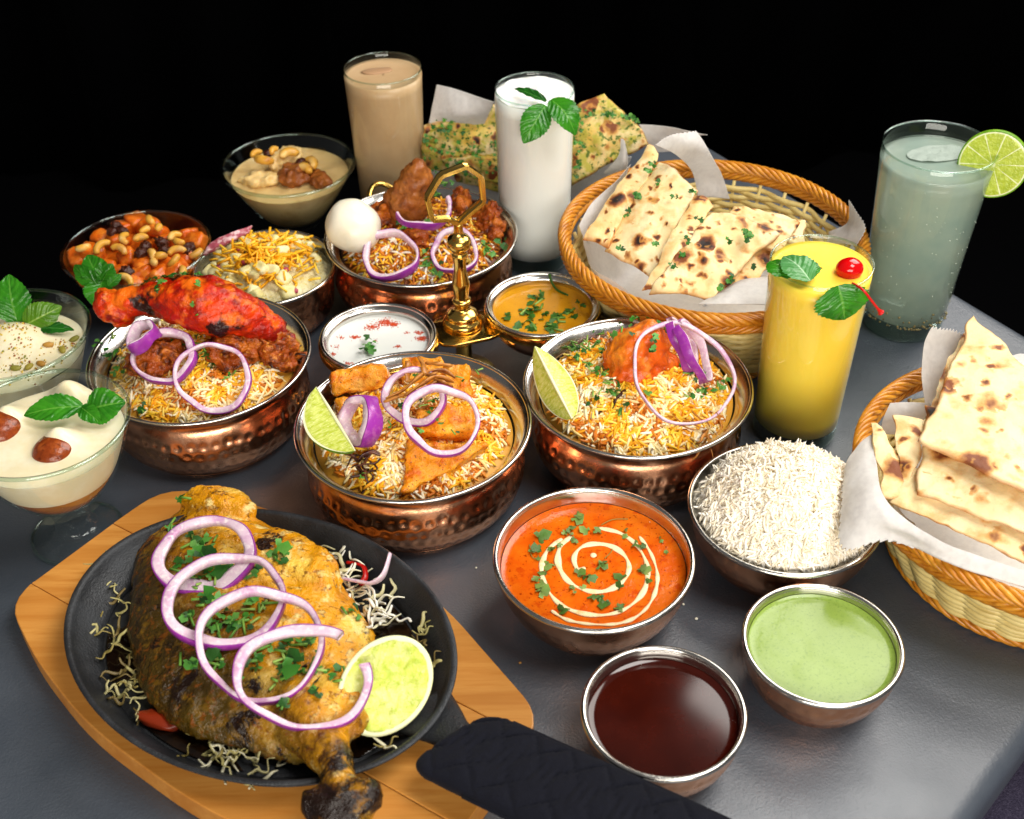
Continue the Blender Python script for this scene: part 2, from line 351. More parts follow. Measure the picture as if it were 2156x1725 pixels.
def naan_mat(name, base, scorch_lo, green=0.0, scorch_scale=32):
    t = NT(name); v = t.vec(); b = t.n('ShaderNodeBsdfPrincipled')
    c = t.mix(t.ramp(t.noise(v, 30, 4), .4, .65), base, lin('#ead8aa'))
    c = t.mix(t.mul(t.ramp(t.noise(v, 70, 5), .5, .68), .7), c, lin('#d6a45a'))
    if green:
        c = t.mix(t.mul(t.ramp(t.noise(v, 120, 4), .42, .6), green), c, lin('#b7ac3e'))
        c = t.mix(t.mul(t.ramp(t.noise(v, 230, 3), .56, .62), green), c, lin('#4c6a14'))
    wv = t.n('ShaderNodeVectorMath', {0: v, 1: t.n('ShaderNodeVectorMath', {0: t.n('ShaderNodeTexNoise', {'Vector': v, 'Scale': 90, 'Detail': 3}).outputs['Color'], 'Scale': .014}, operation='SCALE').outputs[0]}, operation='ADD').outputs[0]
    for sc2, dens, big in ((scorch_scale, scorch_lo, 1.0), (scorch_scale*2.2, scorch_lo+.12, .9)):
        vo = t.n('ShaderNodeTexVoronoi', {'Vector': wv, 'Scale': sc2}); sep = t.n('ShaderNodeSeparateXYZ', {0: vo.outputs['Color']})
        rad_ = t.n('ShaderNodeMapRange', {'Value': sep.outputs[0], 'From Min': dens, 'From Max': 1.0, 'To Min': 0.0, 'To Max': .55*big}, clamp=True).outputs[0]
        q = t.n('ShaderNodeMath', {0: rad_, 1: vo.outputs['Distance']}, operation='SUBTRACT').outputs[0]
        c = t.mix(t.mul(t.ramp(q, -.10, .04), .8), c, lin('#cf913f')); c = t.mix(t.ramp(q, .02, .16), c, lin('#7a3d12')); c = t.mix(t.mul(t.ramp(q, .15, .30), t.ramp(sep.outputs[1], .3, .6)), c, lin('#20110b'))
    uv = t.n('ShaderNodeTexCoord').outputs['UV']; sp = t.n('ShaderNodeSeparateXYZ', {0: uv}); ed = []
    for i in (0, 1):
        ab = t.n('ShaderNodeMath', {0: t.n('ShaderNodeMath', {0: sp.outputs[i], 1: .5}, operation='SUBTRACT').outputs[0]}, operation='ABSOLUTE').outputs[0]; ed.append(ab)
    mx = t.n('ShaderNodeMath', {0: ed[0], 1: ed[1]}, operation='MAXIMUM').outputs[0]
    mx = t.n('ShaderNodeMath', {0: mx, 1: t.mul(t.noise(v, 60, 4), .10)}, operation='ADD').outputs[0]
    c = t.mix(t.mul(t.ramp(mx, .52, .57), .85), c, lin('#b0682a'))
    sset(t, b, 'Base Color', c); b.inputs['Roughness'].default_value = .62
    b.inputs['Subsurface Weight'].default_value = .15; b.inputs['Subsurface Scale'].default_value = .004
    bp = t.n('ShaderNodeBump', {'Height': t.noise(v, 70, 5), 'Strength': .35, 'Distance': .004})
    bq = t.n('ShaderNodeBump', {'Height': t.noise(v, 600, 3), 'Strength': .2, 'Distance': .001, 'Normal': bp.outputs[0]})
    t.link(bq.outputs[0], b.inputs['Normal']); t.link(b.outputs[0], t.out.inputs[0]); return t.m
M_NAAN = naan_mat('naan', lin('#e4c688'), .28, scorch_scale=58)
M_ROTI = naan_mat('roti', lin('#e8cc94'), .34, scorch_scale=44)
M_HERBNAAN = naan_mat('herb_naan', lin('#dcb850'), .50, .95, 50)
def paper_mat():
    t = NT('waxed_paper'); v = t.vec()
    c = t.mix(t.ramp(t.noise(v, 300, 4), .4, .7), lin('#e4e2df'), lin('#d6d4d2'))
    d = t.n('ShaderNodeBsdfPrincipled', {'Roughness': .5}); t.link(c, d.inputs['Base Color'])
    bp = t.n('ShaderNodeBump', {'Height': t.noise(v, 45, 4), 'Strength': .25, 'Distance': .004}); t.link(bp.outputs[0], d.inputs['Normal'])
    tr = t.n('ShaderNodeBsdfTranslucent', {'Color': (.8, .78, .75, 1)}); tp = t.n('ShaderNodeBsdfTransparent')
    m1 = t.n('ShaderNodeMixShader', {0: .3, 1: d.outputs[0], 2: tr.outputs[0]}); m2 = t.n('ShaderNodeMixShader', {0: .07, 1: m1.outputs[0], 2: tp.outputs[0]})
    t.link(m2.outputs[0], t.out.inputs[0]); return t.m
M_PAPER = paper_mat()
def wood_mat():
    t = NT('maple_wood'); tc = t.n('ShaderNodeTexCoord'); oi = t.n('ShaderNodeObjectInfo')
    mp = t.n('ShaderNodeMapping', {'Vector': tc.outputs['Object'], 'Rotation': (0, 0, R_(33)), 'Scale': (3.0, 38, 20)})
    of = t.n('ShaderNodeVectorMath', {0: mp.outputs[0], 1: t.mul(oi.outputs['Random'], 9.0)}, operation='ADD').outputs[0]
    c = t.mix(t.ramp(t.noise(of, 1.4, 5, .6, 1.6), .35, .68), lin('#d89e50'), lin('#b87a34'))
    c = t.mix(t.ramp(t.noise(of, 9, 4, .6, .4), .5, .75), c, lin('#b87a32'))
    c = t.mix(t.mul(oi.outputs['Random'], .55), c, lin('#b06c24'))
    b = t.n('ShaderNodeBsdfPrincipled', {'Roughness': .38, 'Specular IOR Level': .4}); t.link(c, b.inputs['Base Color'])
    bp = t.n('ShaderNodeBump', {'Height': t.noise(of, 12, 4), 'Strength': .08, 'Distance': .001}); t.link(bp.outputs[0], b.inputs['Normal'])
    t.link(b.outputs[0], t.out.inputs[0]); return t.m
M_WOOD = wood_mat()
def leaf_mat(name, c1, c2, vein):
    t = NT(name); uv = t.n('ShaderNodeTexCoord').outputs['UV']; sp = t.n('ShaderNodeSeparateXYZ', {0: uv})
    ab = t.n('ShaderNodeMath', {0: t.n('ShaderNodeMath', {0: sp.outputs[1], 1: .5}, operation='SUBTRACT').outputs[0]}, operation='ABSOLUTE').outputs[0]
    v = t.vec(); ph = t.n('ShaderNodeMath', {0: t.n('ShaderNodeMath', {0: sp.outputs[0], 1: t.mul(ab, .6)}, operation='SUBTRACT').outputs[0], 1: t.mul(t.noise(v, 130, 3), .10)}, operation='ADD').outputs[0]
    sn = t.n('ShaderNodeMath', {0: t.mul(ph, 44.0)}, operation='SINE').outputs[0]
    side = t.ramp(sn, .8, 1.0); mid = t.ramp(ab, .035, .012)
    f = t.n('ShaderNodeMath', {0: t.mul(side, .14), 1: mid}, operation='MAXIMUM').outputs[0]
    c = t.mix(t.ramp(t.noise(v, 90, 4), .38, .66), c1, c2); c = t.mix(f, c, vein)
    b = t.n('ShaderNodeBsdfPrincipled', {'Roughness': .22, 'Specular IOR Level': .38}); t.link(c, b.inputs['Base Color'])
    h = t.n('ShaderNodeMath', {0: sn, 1: t.mul(t.noise(v, 330, 4), 2.5)}, operation='ADD').outputs[0]
    bp = t.n('ShaderNodeBump', {'Height': h, 'Strength': .3, 'Distance': .0007}); t.link(bp.outputs[0], b.inputs['Normal'])
    tr = t.n('ShaderNodeBsdfTranslucent'); t.link(c, tr.inputs[0])
    mx = t.n('ShaderNodeMixShader', {0: .22, 1: b.outputs[0], 2: tr.outputs[0]}); t.link(mx.outputs[0], t.out.inputs[0]); return t.m
M_MINT = leaf_mat('mint_leaf', lin('#3a8a1c'), lin('#236b14'), lin('#5c9c36'))
M_MINTD = leaf_mat('mint_leaf_dark', lin('#22661a'), lin('#164c12'), lin('#4c8e3c'))
M_MINTP = leaf_mat('mint_leaf_pale', lin('#5fa060'), lin('#3f8438'), lin('#9fc79a'))
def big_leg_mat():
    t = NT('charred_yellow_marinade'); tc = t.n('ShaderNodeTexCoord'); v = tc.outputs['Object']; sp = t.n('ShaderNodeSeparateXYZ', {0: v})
    # marinade, olive to golden; shaded left and lit right flank partly painted in
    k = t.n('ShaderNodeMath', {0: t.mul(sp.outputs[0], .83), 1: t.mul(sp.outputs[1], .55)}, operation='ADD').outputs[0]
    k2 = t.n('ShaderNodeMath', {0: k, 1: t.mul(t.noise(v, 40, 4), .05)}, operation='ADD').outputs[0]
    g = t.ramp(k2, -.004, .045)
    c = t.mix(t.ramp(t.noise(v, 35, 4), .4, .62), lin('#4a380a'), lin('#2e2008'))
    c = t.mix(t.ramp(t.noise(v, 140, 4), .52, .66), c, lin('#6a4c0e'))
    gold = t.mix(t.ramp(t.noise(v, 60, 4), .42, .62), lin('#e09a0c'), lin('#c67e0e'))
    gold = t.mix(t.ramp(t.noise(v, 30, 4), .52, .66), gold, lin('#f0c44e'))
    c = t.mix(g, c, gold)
    inv = t.n('ShaderNodeMapRange', {'Value': g, 'To Min': 1.0, 'To Max': .8}).outputs[0]
    c = t.mix(t.mul(t.ramp(t.noise(v, 150, 5, .65, .5), .54, .62), inv), c, lin('#6e3c0a'))
    thr = t.n('ShaderNodeMath', {0: t.noise(v, 45, 5, .7, .6), 1: t.mul(g, .035)}, operation='SUBTRACT').outputs[0]
    c = t.mix(t.ramp(thr, .55, .61), c, lin('#1c0f08'))
    c = t.mix(t.mul(t.mul(g, t.ramp(t.noise(v, 75, 5, .65), .55, .64)), .85), c, lin('#f4dc8a'))  # pale highlights painted into the colour of the golden flank
    bd = t.n('ShaderNodeMath', {0: t.mul(sp.outputs[0], .5), 1: t.mul(sp.outputs[1], -.87)}, operation='ADD').outputs[0]
    c = t.mix(t.mul(t.ramp(bd, .085, .115), t.ramp(t.noise(v, 60, 5, .65), .36, .52)), c, lin('#1b0f09'))
    edge = t.ramp(k2, -.025, -.075); c = t.mix(t.mul(edge, t.ramp(t.noise(v, 30, 4), .35, .55)), c, lin('#1a0f08'))
    b = t.n('ShaderNodeBsdfPrincipled', {'Roughness': .22, 'Specular IOR Level': .38}); t.link(c, b.inputs['Base Color'])
    bp = t.n('ShaderNodeBump', {'Height': t.noise(v, 90, 5), 'Strength': .8, 'Distance': .005}); bq = t.n('ShaderNodeBump', {'Height': t.noise(v, 420, 4), 'Strength': .6, 'Distance': .002, 'Normal': bp.outputs[0]})
    t.link(bq.outputs[0], b.inputs['Normal']); t.link(b.outputs[0], t.out.inputs[0]); return t.m
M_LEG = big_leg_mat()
def lime_cut_mat(name, c1, c2, pith):
    """cut face in UV polar space: segments, membranes and pith rim"""
    t = NT(name); uv = t.n('ShaderNodeTexCoord').outputs['UV']; sp = t.n('ShaderNodeSeparateXYZ', {0: uv})
    seg = t.n('ShaderNodeMath', {0: t.mul(sp.outputs[0], 62.83)}, operation='COSINE').outputs[0]
    v = t.vec(); c = t.mix(t.ramp(t.noise(v, 220, 4), .4, .65), c1, c2)
    c = t.mix(t.ramp(seg, .955, .995), c, pith); c = t.mix(t.ramp(sp.outputs[1], .90, .93), c, pith); c = t.mix(t.ramp(sp.outputs[1], .10, .06), c, pith)
    b = t.n('ShaderNodeBsdfPrincipled', {'Roughness': .22, 'Subsurface Weight': .35, 'Subsurface Scale': .004, 'Subsurface Radius': (.8, 1, .2), 'Coat Weight': .3}); t.link(c, b.inputs['Base Color'])
    bp = t.n('ShaderNodeBump', {'Height': t.noise(v, 400, 4), 'Strength': .4, 'Distance': .0015}); t.link(bp.outputs[0], b.inputs['Normal']); t.link(b.outputs[0], t.out.inputs[0]); return t.m
M_LIMECUT = lime_cut_mat('lime_cut', lin('#b9c845'), lin('#a3b52c'), lin('#e2e8b4'))
M_LIMEMASH = mat('lime_pulp', lin('#c3cf58'), .25, layers=((60, lin('#d6dc84'), .42, .62), (160, lin('#a8ba38'), .5, .7)), bump=((160, .7, 4, .004), (500, .3, 3)), sss=.35, sr=(.8, 1, .3), coat=.3)
M_LIMERIND = mat('lime_rind', lin('#5f8f14'), .35, layers=((120, lin('#7fae22'), .45, .7),), bump=((700, .4, 2, .001),))
M_LIMEPALE = mat('lime_flesh', lin('#c2cc62'), .28, layers=((130, lin('#aebc3e'), .45, .68), (60, lin('#d5da8c'), .5, .7)), sss=.35, sr=(.8, 1, .3), bump=((350, .35, 3),), coat=.3)
def lime_face_mat():
    t = NT('lime_flesh_face'); uv = t.n('ShaderNodeTexCoord').outputs['UV']
    mp = t.n('ShaderNodeMapping', {'Vector': uv, 'Scale': (34, 3.2, 1)}).outputs[0]
    n1 = t.noise(mp, 1.0, 3, .6, .5); c = t.mix(t.ramp(n1, .38, .62), lin('#aebb3c'), lin('#cfd678'))
    c = t.mix(t.ramp(t.noise(mp, 2.2, 2), .6, .7), c, lin('#e0e3a8'))
    b = t.n('ShaderNodeBsdfPrincipled', {'Roughness': .22, 'Subsurface Weight': .3, 'Subsurface Scale': .004, 'Subsurface Radius': (.8, 1, .2), 'Specular IOR Level': .4}); t.link(c, b.inputs['Base Color'])
    bp = t.n('ShaderNodeBump', {'Height': n1, 'Strength': .4, 'Distance': .0012}); t.link(bp.outputs[0], b.inputs['Normal']); t.link(b.outputs[0], t.out.inputs[0]); return t.m
M_LIMEFACE = lime_face_mat()
def soda_mat():
    t = NT('cloudy_lime_soda'); v = t.vec()
    c = t.mix(t.ramp(t.noise(v, 25, 3), .4, .65), lin('#cddccb'), lin('#b8cec2'))
    d = t.n('ShaderNodeBsdfDiffuse'); t.link(c, d.inputs[0]); tr = t.n('ShaderNodeBsdfTranslucent'); t.link(c, tr.inputs[0])
    tp = t.n('ShaderNodeBsdfTransparent', {'Color': (.80, .88, .83, 1)}); gl = t.n('ShaderNodeBsdfGlossy', {'Roughness': .05})
    a = t.n('ShaderNodeMixShader', {0: .5, 1: d.outputs[0], 2: tr.outputs[0]}); b = t.n('ShaderNodeMixShader', {0: .22, 1: a.outputs[0], 2: tp.outputs[0]})
    fr = t.n('ShaderNodeFresnel', {'IOR': 1.2}); e = t.n('ShaderNodeMixShader', {0: fr.outputs[0], 1: b.outputs[0], 2: gl.outputs[0]})
    t.link(e.outputs[0], t.out.inputs[0]); return t.m
M_SODA = soda_mat()
# ---------------------------------------------------------------- setting: table, drape, seat
TAB = [(.196, .499), (.553, -.072), (.281, -.355), (-.2, -.86), (-.95, -.86), (-.95, -.16)]
def rounded_poly(P, r, k=6):
    out = []; n = len(P)
    for i in range(n):
        a, b, c = Vector(P[i-1]), Vector(P[i]), Vector(P[(i+1) % n]); u = (a-b).normalized(); v = (c-b).normalized()
        rr = r[i] if isinstance(r, (list, tuple)) else r; p, q = b+u*rr, b+v*rr
        for s in range(k+1):
            t = s/k; out.append((p*(1-t)**2+b*2*t*(1-t)+q*t*t))
    return out
def inset(P, d):
    n = len(P); out = []
    A = sum(P[i][0]*P[(i+1) % n][1]-P[(i+1) % n][0]*P[i][1] for i in range(n)); s = 1 if A > 0 else -1
    for i in range(n):
        t = (Vector(P[(i+1) % n])-Vector(P[i-1])); t = t.normalized() if t.length > 1e-9 else Vector((1, 0))
        out.append(Vector(P[i])+Vector((-t.y, t.x))*d*s)
    return out
def slab_poly(P, z0, z1, bev, k=4):
    """bevelled extruded polygon"""
    A = sum(P[i][0]*P[(i+1) % len(P)][1]-P[(i+1) % len(P)][0]*P[i][1] for i in range(len(P)))
    if A < 0: P = P[::-1]
    n = len(P); rings = []
    for s in range(k+1):
        a = s/k*math.pi/2; rings.append((inset(P, bev*(1-math.sin(a))), z0+bev*(1-math.cos(a))))
    for s in range(k+1):
        a = s/k*math.pi/2; rings.append((inset(P, bev*(1-math.cos(a))), z1-bev*(1-math.sin(a))))
    V, F = [], []
    for Q, z in rings: V += [(q[0], q[1], z) for q in Q]
    for j in range(len(rings)-1):
        for i in range(n): F.append((j*n+i, j*n+(i+1) % n, (j+1)*n+(i+1) % n, (j+1)*n+i))
    F.append(tuple(reversed(range(n)))); F.append(tuple((len(rings)-1)*n+i for i in range(n))); return V, F
V, F = slab_poly(rounded_poly(TAB, [.03, .03, .2, .05, .05, .05], 8), -.045, 0, .012)
t_ = mesh_obj('table', V, F, M_VINYL, loc=(0, 0, 0)); t_['kind'] = 'structure'
V = [(-4, 1.9, -.8), (4, 1.9, -.8), (4, 1.9, 3), (-4, 1.9, 3), (-4, 1.93, -.8), (4, 1.93, -.8), (4, 1.93, 3), (-4, 1.93, 3)]
V = []; F = []
for i in range(161):
    x = -4+8*i/160; y = 1.9+.05*math.sin(x*9)+.03*math.sin(x*23+1)
    V += [(x, y, -.8), (x, y, 3.0), (x, y+.01, 3.0), (x, y+.01, -.8)]
for i in range(160):
    a = i*4
    for j in range(4): F.append((a+j, a+(j+1) % 4, a+4+(j+1) % 4, a+4+j))
d_ = mesh_obj('backdrop', V, F, M_BACK, loc=(0, 1.9, -.8)); d_['kind'] = 'structure'
f_ = mesh_obj('floor', [(-4, -2, -.8), (4, -2, -.8), (4, 2.2, -.8), (-4, 2.2, -.8)], [(0, 1, 2, 3)], M_BACK, loc=(0, 0, -.8)); f_['kind'] = 'structure'
seat = thing('bench', 'dark purple fabric bench showing past the rounded front right table edge', 'bench', (.62, -.6, -.8))
V, F = slab_poly(rounded_poly([(.13, -.44), (.42, -.73), (.86, -.36), (.56, -.02)], .03), -.22, -.10, .02); mesh_obj('cushion', V, F, M_SEAT, seat)
for q in ((.20, -.45), (.43, -.67), (.78, -.36), (.56, -.10)):
    mesh_obj('leg', *tube([(q[0], q[1], -.8), (q[0], q[1], -.21)], .015), M_IRON, seat)

# ---------------------------------------------------------------- copper pots
def dimple(z0, z1, n, dep, seed):
    rows = []; sp = .0088; k = int((z1-z0)/sp); rg = random.Random(seed)
    for j in range(k+1): rows.append((z0+j*sp, [(2*math.pi*(i+.5*(j % 2)+rg.uniform(-.18, .18))/n, rg.uniform(-.0014, .0014), rg.uniform(.7, 1.15)) for i in range(n)]))
    def f(r, z, a):
        d = 0
        for zr, L in rows:
            if abs(z-zr) > .007: continue
            i0 = int(a/(2*math.pi)*n)
            for i in (i0-1, i0, i0+1):
                an, dz, s = L[i % n]; da = (a-an+math.pi) % (2*math.pi)-math.pi
                q = math.hypot(da*r, z-zr-dz)/(.0047*s)
                if q < 1: d += dep*(1-q*q)**2
        return (r-d, z)
    return f
POT_OUT = smooth_prof([(.002, 0), (.060, 0), (.067, .002), (.075, .011), (.0795, .024), (.0795, .034), (.0765, .045), (.0742, .051), (.0748, .056), (.079, .061), (.0835, .0645)], 7)
POT_IN = smooth_prof([(.0835, .0662), (.079, .0635), (.0735, .056), (.0725, .048), (.074, .034), (.070, .016), (.058, .006), (.002, .004)], 6)
_pg = None
def pot(label, cx, cy, rot=0, handle=None):
    global _pg
    t = thing('copper_pot', label, 'pot', (cx, cy, 0), 'hammered copper pots of biryani')
    if _pg is None:
        b = mesh_obj('body', *lathe(POT_OUT, (cx, cy, 0), 300, fn=dimple(.012, .044, 56, .0011, 3)), M_COPPER, t)
        l = mesh_obj('lining', *lathe(POT_IN, (cx, cy, 0), 120), M_STEEL, t)
        rp = [(cx+.0838*math.cos(2*math.pi*i/120), cy+.0838*math.sin(2*math.pi*i/120), .0654) for i in range(120)]
        r = mesh_obj('rim', *tube(rp, .0016, 8, True), M_STEEL, t); _pg = (b, l, r)
    else:
        for o in _pg:
            c = o.copy(); COL.objects.link(c); c.parent = t
    for c in t.children: c.rotation_euler = (0, 0, rot)
    if handle is not None:
        a = handle; pts = []
        for i in range(19):
            s = math.pi*i/18; da = (i/18-.5)*.42; rr = .080+.015*math.sin(s); pts.append((cx+rr*math.cos(a+da), cy+rr*math.sin(a+da), .060+.010*math.sin(s)))
        mesh_obj('handle', *tube(pts, .0026, 8), M_BRASS, t)
    return t
PC, PR, PL, PB = (-.071, -.0932), (.0936, -.053), (-.240, -.008), (-.0773, .1673)
pot('hammered copper pot of paneer biryani in front of the yogurt bowl', *PC)
pot('hammered copper pot beside the mango drink, lime wedge at its left rim', *PR, rot=1)
pot('hammered copper pot under the red drumstick', *PL, rot=2)
pot('hammered copper pot with brass ear handle behind the brass caddy', *PB, rot=3, handle=R_(118))

# ---------------------------------------------------------------- small bowls
def bowl(name, label, cx, cy, R, h, group, base=.62, dents=True, wall=.0022, outer=None):
    t = thing(name, label, 'bowl', (cx, cy, 0), group)
    po = smooth_prof([(.002, 0), (R*base-.004, 0), (R*base+.001, .0015), (R*(base+.19), h*.28), (R*.93, h*.62), (R-.0015, h-.0035), (R-.001, h-.001)], 7)
    pi = smooth_prof([(R-.0035, h-.001), (R-.0045, h-.004), (R*.93-wall, h*.62), (R*(base+.19)-wall, h*.30), (R*base-.004, .004), (.002, .0035)], 6)
    mesh_obj('body', *lathe(po, (cx, cy, 0), 220, fn=dimple(.006, h*.8, int(2*math.pi*R/.0092), .0007, int(R*9999)) if dents else None), outer or M_COPPER, t)
    mesh_obj('lining', *lathe(pi, (cx, cy, 0), 110), M_STEEL, t)
    rp = [(cx+(R-.002)*math.cos(2*math.pi*i/110), cy+(R-.002)*math.sin(2*math.pi*i/110), h-.0012) for i in range(110)]
    mesh_obj('rim', *tube(rp, .0019, 8, True), M_STEEL, t)
    def inner(z):
        for (r1, z1), (r2, z2) in zip(pi, pi[1:]):
            if (z1-z)*(z2-z) <= 0 and z1 != z2: return r1+(r2-r1)*(z-z1)/(z2-z1)
        return pi[0][0]
    return inner
BO, BB, BG, BRI, BCH = (.0514, -.2139), (.0847, -.3319), (.1865, -.2843), (.184, -.170), (-.212, .136)
GB = 'small copper bottomed steel bowls'
def sauce(name, label, cat, c, inner, z, m, amp=.0003, sc_=60, seed=0):
    R = inner(z)-.0002
    def zf(x, y):
        r = math.hypot(x-c[0], y-c[1])/R
        return z+amp*fbm((x, y, 0), sc_, seed, 2)+.0012*max(0, r-.93)/.07*max(0, r-.93)/.07
    V, F = disc(c, R, zf, 26, 90)
    V2, F2 = lathe([(R, z-.012), (R-.0001, z+.0008)], (c[0], c[1], 0), 90)
    solo(name, label, cat, (V, F), m); return zf
i1 = bowl('curry_bowl', 'steel bowl of orange curry with copper base in front of the copper pots', *BO, .0659, .0505, GB)
zO = sauce('orange_curry', 'smooth orange tomato curry filling the bowl, white cream spiral on top', 'curry', BO, i1, .0385, M_SOUP)
i2 = bowl('sauce_bowl', 'steel bowl of dark brown sauce nearest the front', *BB, .0484, .0434, GB)
zB = sauce('tamarind_sauce', 'glossy dark brown tamarind sauce in the front bowl', 'sauce', BB, i2, .0345, M_BROWN, 0)
i3 = bowl('chutney_bowl', 'steel bowl of pale green chutney in front of the right basket', *BG, .0491, .0441, GB)
zG = sauce('green_chutney', 'smooth pale green chutney in its bowl', 'chutney', BG, i3, .0372, M_GREEN, .0002)
i4 = bowl('rice_bowl', 'steel rimmed bowl heaped with plain white rice', *BRI, .066, .05, GB)
i5 = bowl('salad_bowl', 'copper bowl of cheese topped potato salad behind the red drumstick', *BCH, .062, .055, GB, base=.7)

# cream spiral
def flat_strip(pts, w, h): return tube(pts, lambda t: (w*(.35+.65*math.sin(math.pi*min(1, t*14+.12)*.5))*(1+.28*math.sin(t*60)+.2*math.sin(t*23+1)), h), 8, up0=(0, 0, 1))
SW = [[(530, 640), (500, 650), (482, 600), (508, 556), (565, 537), (640, 546), (698, 585), (720, 637), (700, 690), (650, 728), (590, 744), (520, 733), (460, 700), (424, 650), (412, 600), (425, 545), (470, 505)],
      [(590, 468), (680, 490), (750, 540), (795, 620), (797, 700), (765, 768), (695, 822), (605, 845), (505, 834), (425, 800), (372, 742), (346, 680), (345, 620), (372, 560), (430, 515)],
      [(765, 505), (815, 580), (842, 670), (831, 750), (790, 820), (720, 868), (630, 886), (520, 880), (440, 860), (385, 825)]]
cs = thing('cream_spiral', 'thin white cream spiral drizzled over the orange curry', 'cream', (BO[0], BO[1], .0385))
for s, q in zip((.0018, .0016, .0012), SW):
    mesh_obj('drizzle', *flat_strip(spline([za(5, x, y, .0388) for x, y in q], 8), s, .0005), M_CREAM, cs)
p = za(5, 566, 586, .0388); mesh_obj('drop', *blob(p, (.0022, .0022, .0007), sub=2, amp=0), M_CREAM, cs)

# ---------------------------------------------------------------- herbs
GREENS = [lin(h) for h in ('#2f6b1c', '#3d7d24', '#265a18', '#4f8a30', '#5c9440', '#1f4c16')]
def cori_leaf(p, s, n, spin, rg, V, F, C, col=None):
    """a lobed coriander leaflet, cupped"""
    n = n.normalized(); t = n.orthogonal().normalized(); t = Matrix.Rotation(spin, 3, n) @ t; b = n.cross(t)
    k0 = len(V); col = col or rg.choice(GREENS); V.append(tuple(p+n*s*.06)); C.append(tuple(c*.85 for c in col))
    prof = [(-1.0, .10), (-.8, .55), (-.55, .62), (-.42, .38), (-.28, .85), (0, 1.0), (.28, .85), (.42, .38), (.55, .62), (.8, .55), (1.0, .10)]
    N = len(prof)
    ph = rg.uniform(0, 6)
    for i, (a, r) in enumerate(prof):
        an = a*2.5; rr = s*r*rg.uniform(.8, 1.15)
        V.append(tuple(p+t*rr*math.cos(an)+b*rr*math.sin(an)+n*s*(.18*math.sin(an*2+ph)+rg.uniform(-.08, .1)))); C.append(tuple(c*rg.uniform(.85, 1.2) for c in col))
    for i in range(N-1): F.append((k0, k0+1+i, k0+2+i))
def herbs(name, label, spots, zf, size, rg, per=4, spread=.006, stems=.25, kind='stuff', lift=.0008, tone=None):
    V, F, C = [], [], []
    for p in spots:
        for _ in range(per):
            q = Vector((p[0]+rg.gauss(0, spread), p[1]+rg.gauss(0, spread), 0)); q.z = zf(q.x, q.y)+lift
            e = .003; nn = Vector((zf(q.x-e, q.y)-zf(q.x+e, q.y), zf(q.x, q.y-e)-zf(q.x, q.y+e), 2*e)).normalized()
            n = (nn+Vector((rg.gauss(0, .35), rg.gauss(0, .35), 0)))
            if rg.random() < stems:
                d = Vector((rg.gauss(0, 1), rg.gauss(0, 1), rg.gauss(0, .15))).normalized()*size*rg.uniform(.5, 1.1)
                v, f = tube([q-d, q, q+d], size*.17, 5); k = len(V); V += v; F += [tuple(i+k for i in g) for g in f]
                c = lin(rg.choice(('#6f9a3a', '#8fae52', '#5c8a30'))); C += [c]*len(v)
            else: cori_leaf(q, size*rg.uniform(.6, 1.25), n, rg.uniform(0, 6.3), rg, V, F, C, tone)
    o = mesh_obj(name, V, F, M_CORI, cols=C); return tag(o, label, 'herbs', None, kind)

# coriander leaves on the orange curry: each its own thing
CL = [(330, 510, .0115), (300, 572, .0055), (370, 565, .006), (375, 622, .009), (492, 425, .0095), (475, 462, .006), (540, 482, .0095), (440, 495, .005), (420, 537, .005), (485, 532, .005),
      (700, 495, .0055), (745, 537, .0085), (592, 630, .0085), (500, 664, .007), (546, 684, .0095), (785, 662, .0085), (808, 690, .005), (690, 687, .0085), (352, 704, .0085), (340, 746, .0095),
      (476, 730, .004), (516, 730, .0045), (575, 772, .008), (612, 786, .0085), (440, 815, .008), (690, 815, .008), (860, 530, .003), (885, 575, .003)]
rg = random.Random(5)
for x, y, s in [(a, b, c_*1.3) for a, b, c_ in CL]:
    V, F, C = [], [], []; p = za(5, x, y, .0395)
    base = lin(rg.choice(('#5d7a30', '#6c8838', '#4c6c26', '#7b9448')))
    cori_leaf(p, s*.62, Vector((rg.gauss(0, .18), rg.gauss(0, .18), 1)), rg.uniform(0, 6.3), rg, V, F, C, base)
    cori_leaf(p+Vector((rg.gauss(0, .4*s), rg.gauss(0, .4*s), .0006)), s*.45, Vector((rg.gauss(0, .25), rg.gauss(0, .25), 1)), rg.uniform(0, 6.3), rg, V, F, C, tuple(c*.75 for c in base))
    o = solo('coriander_leaf', 'small wilted coriander leaf floating on the orange curry', 'leaf', (V, F), M_CORI, 'coriander leaves floating on the orange curry', cols=C)
for q in ([(600, 455), (650, 432), (715, 430)], [(615, 600), (640, 575), (648, 560)], [(290, 540), (300, 590), (330, 610)]):
    solo('herb_sprig', 'thin dry coriander stem lying on the orange curry', 'stem', tube(spline([za(5, x, y, .0394) for x, y in q], 5), .0003, 5), M_CHILI if False else mat('stem', lin('#7d7a34'), .6), 'stems on the orange curry')

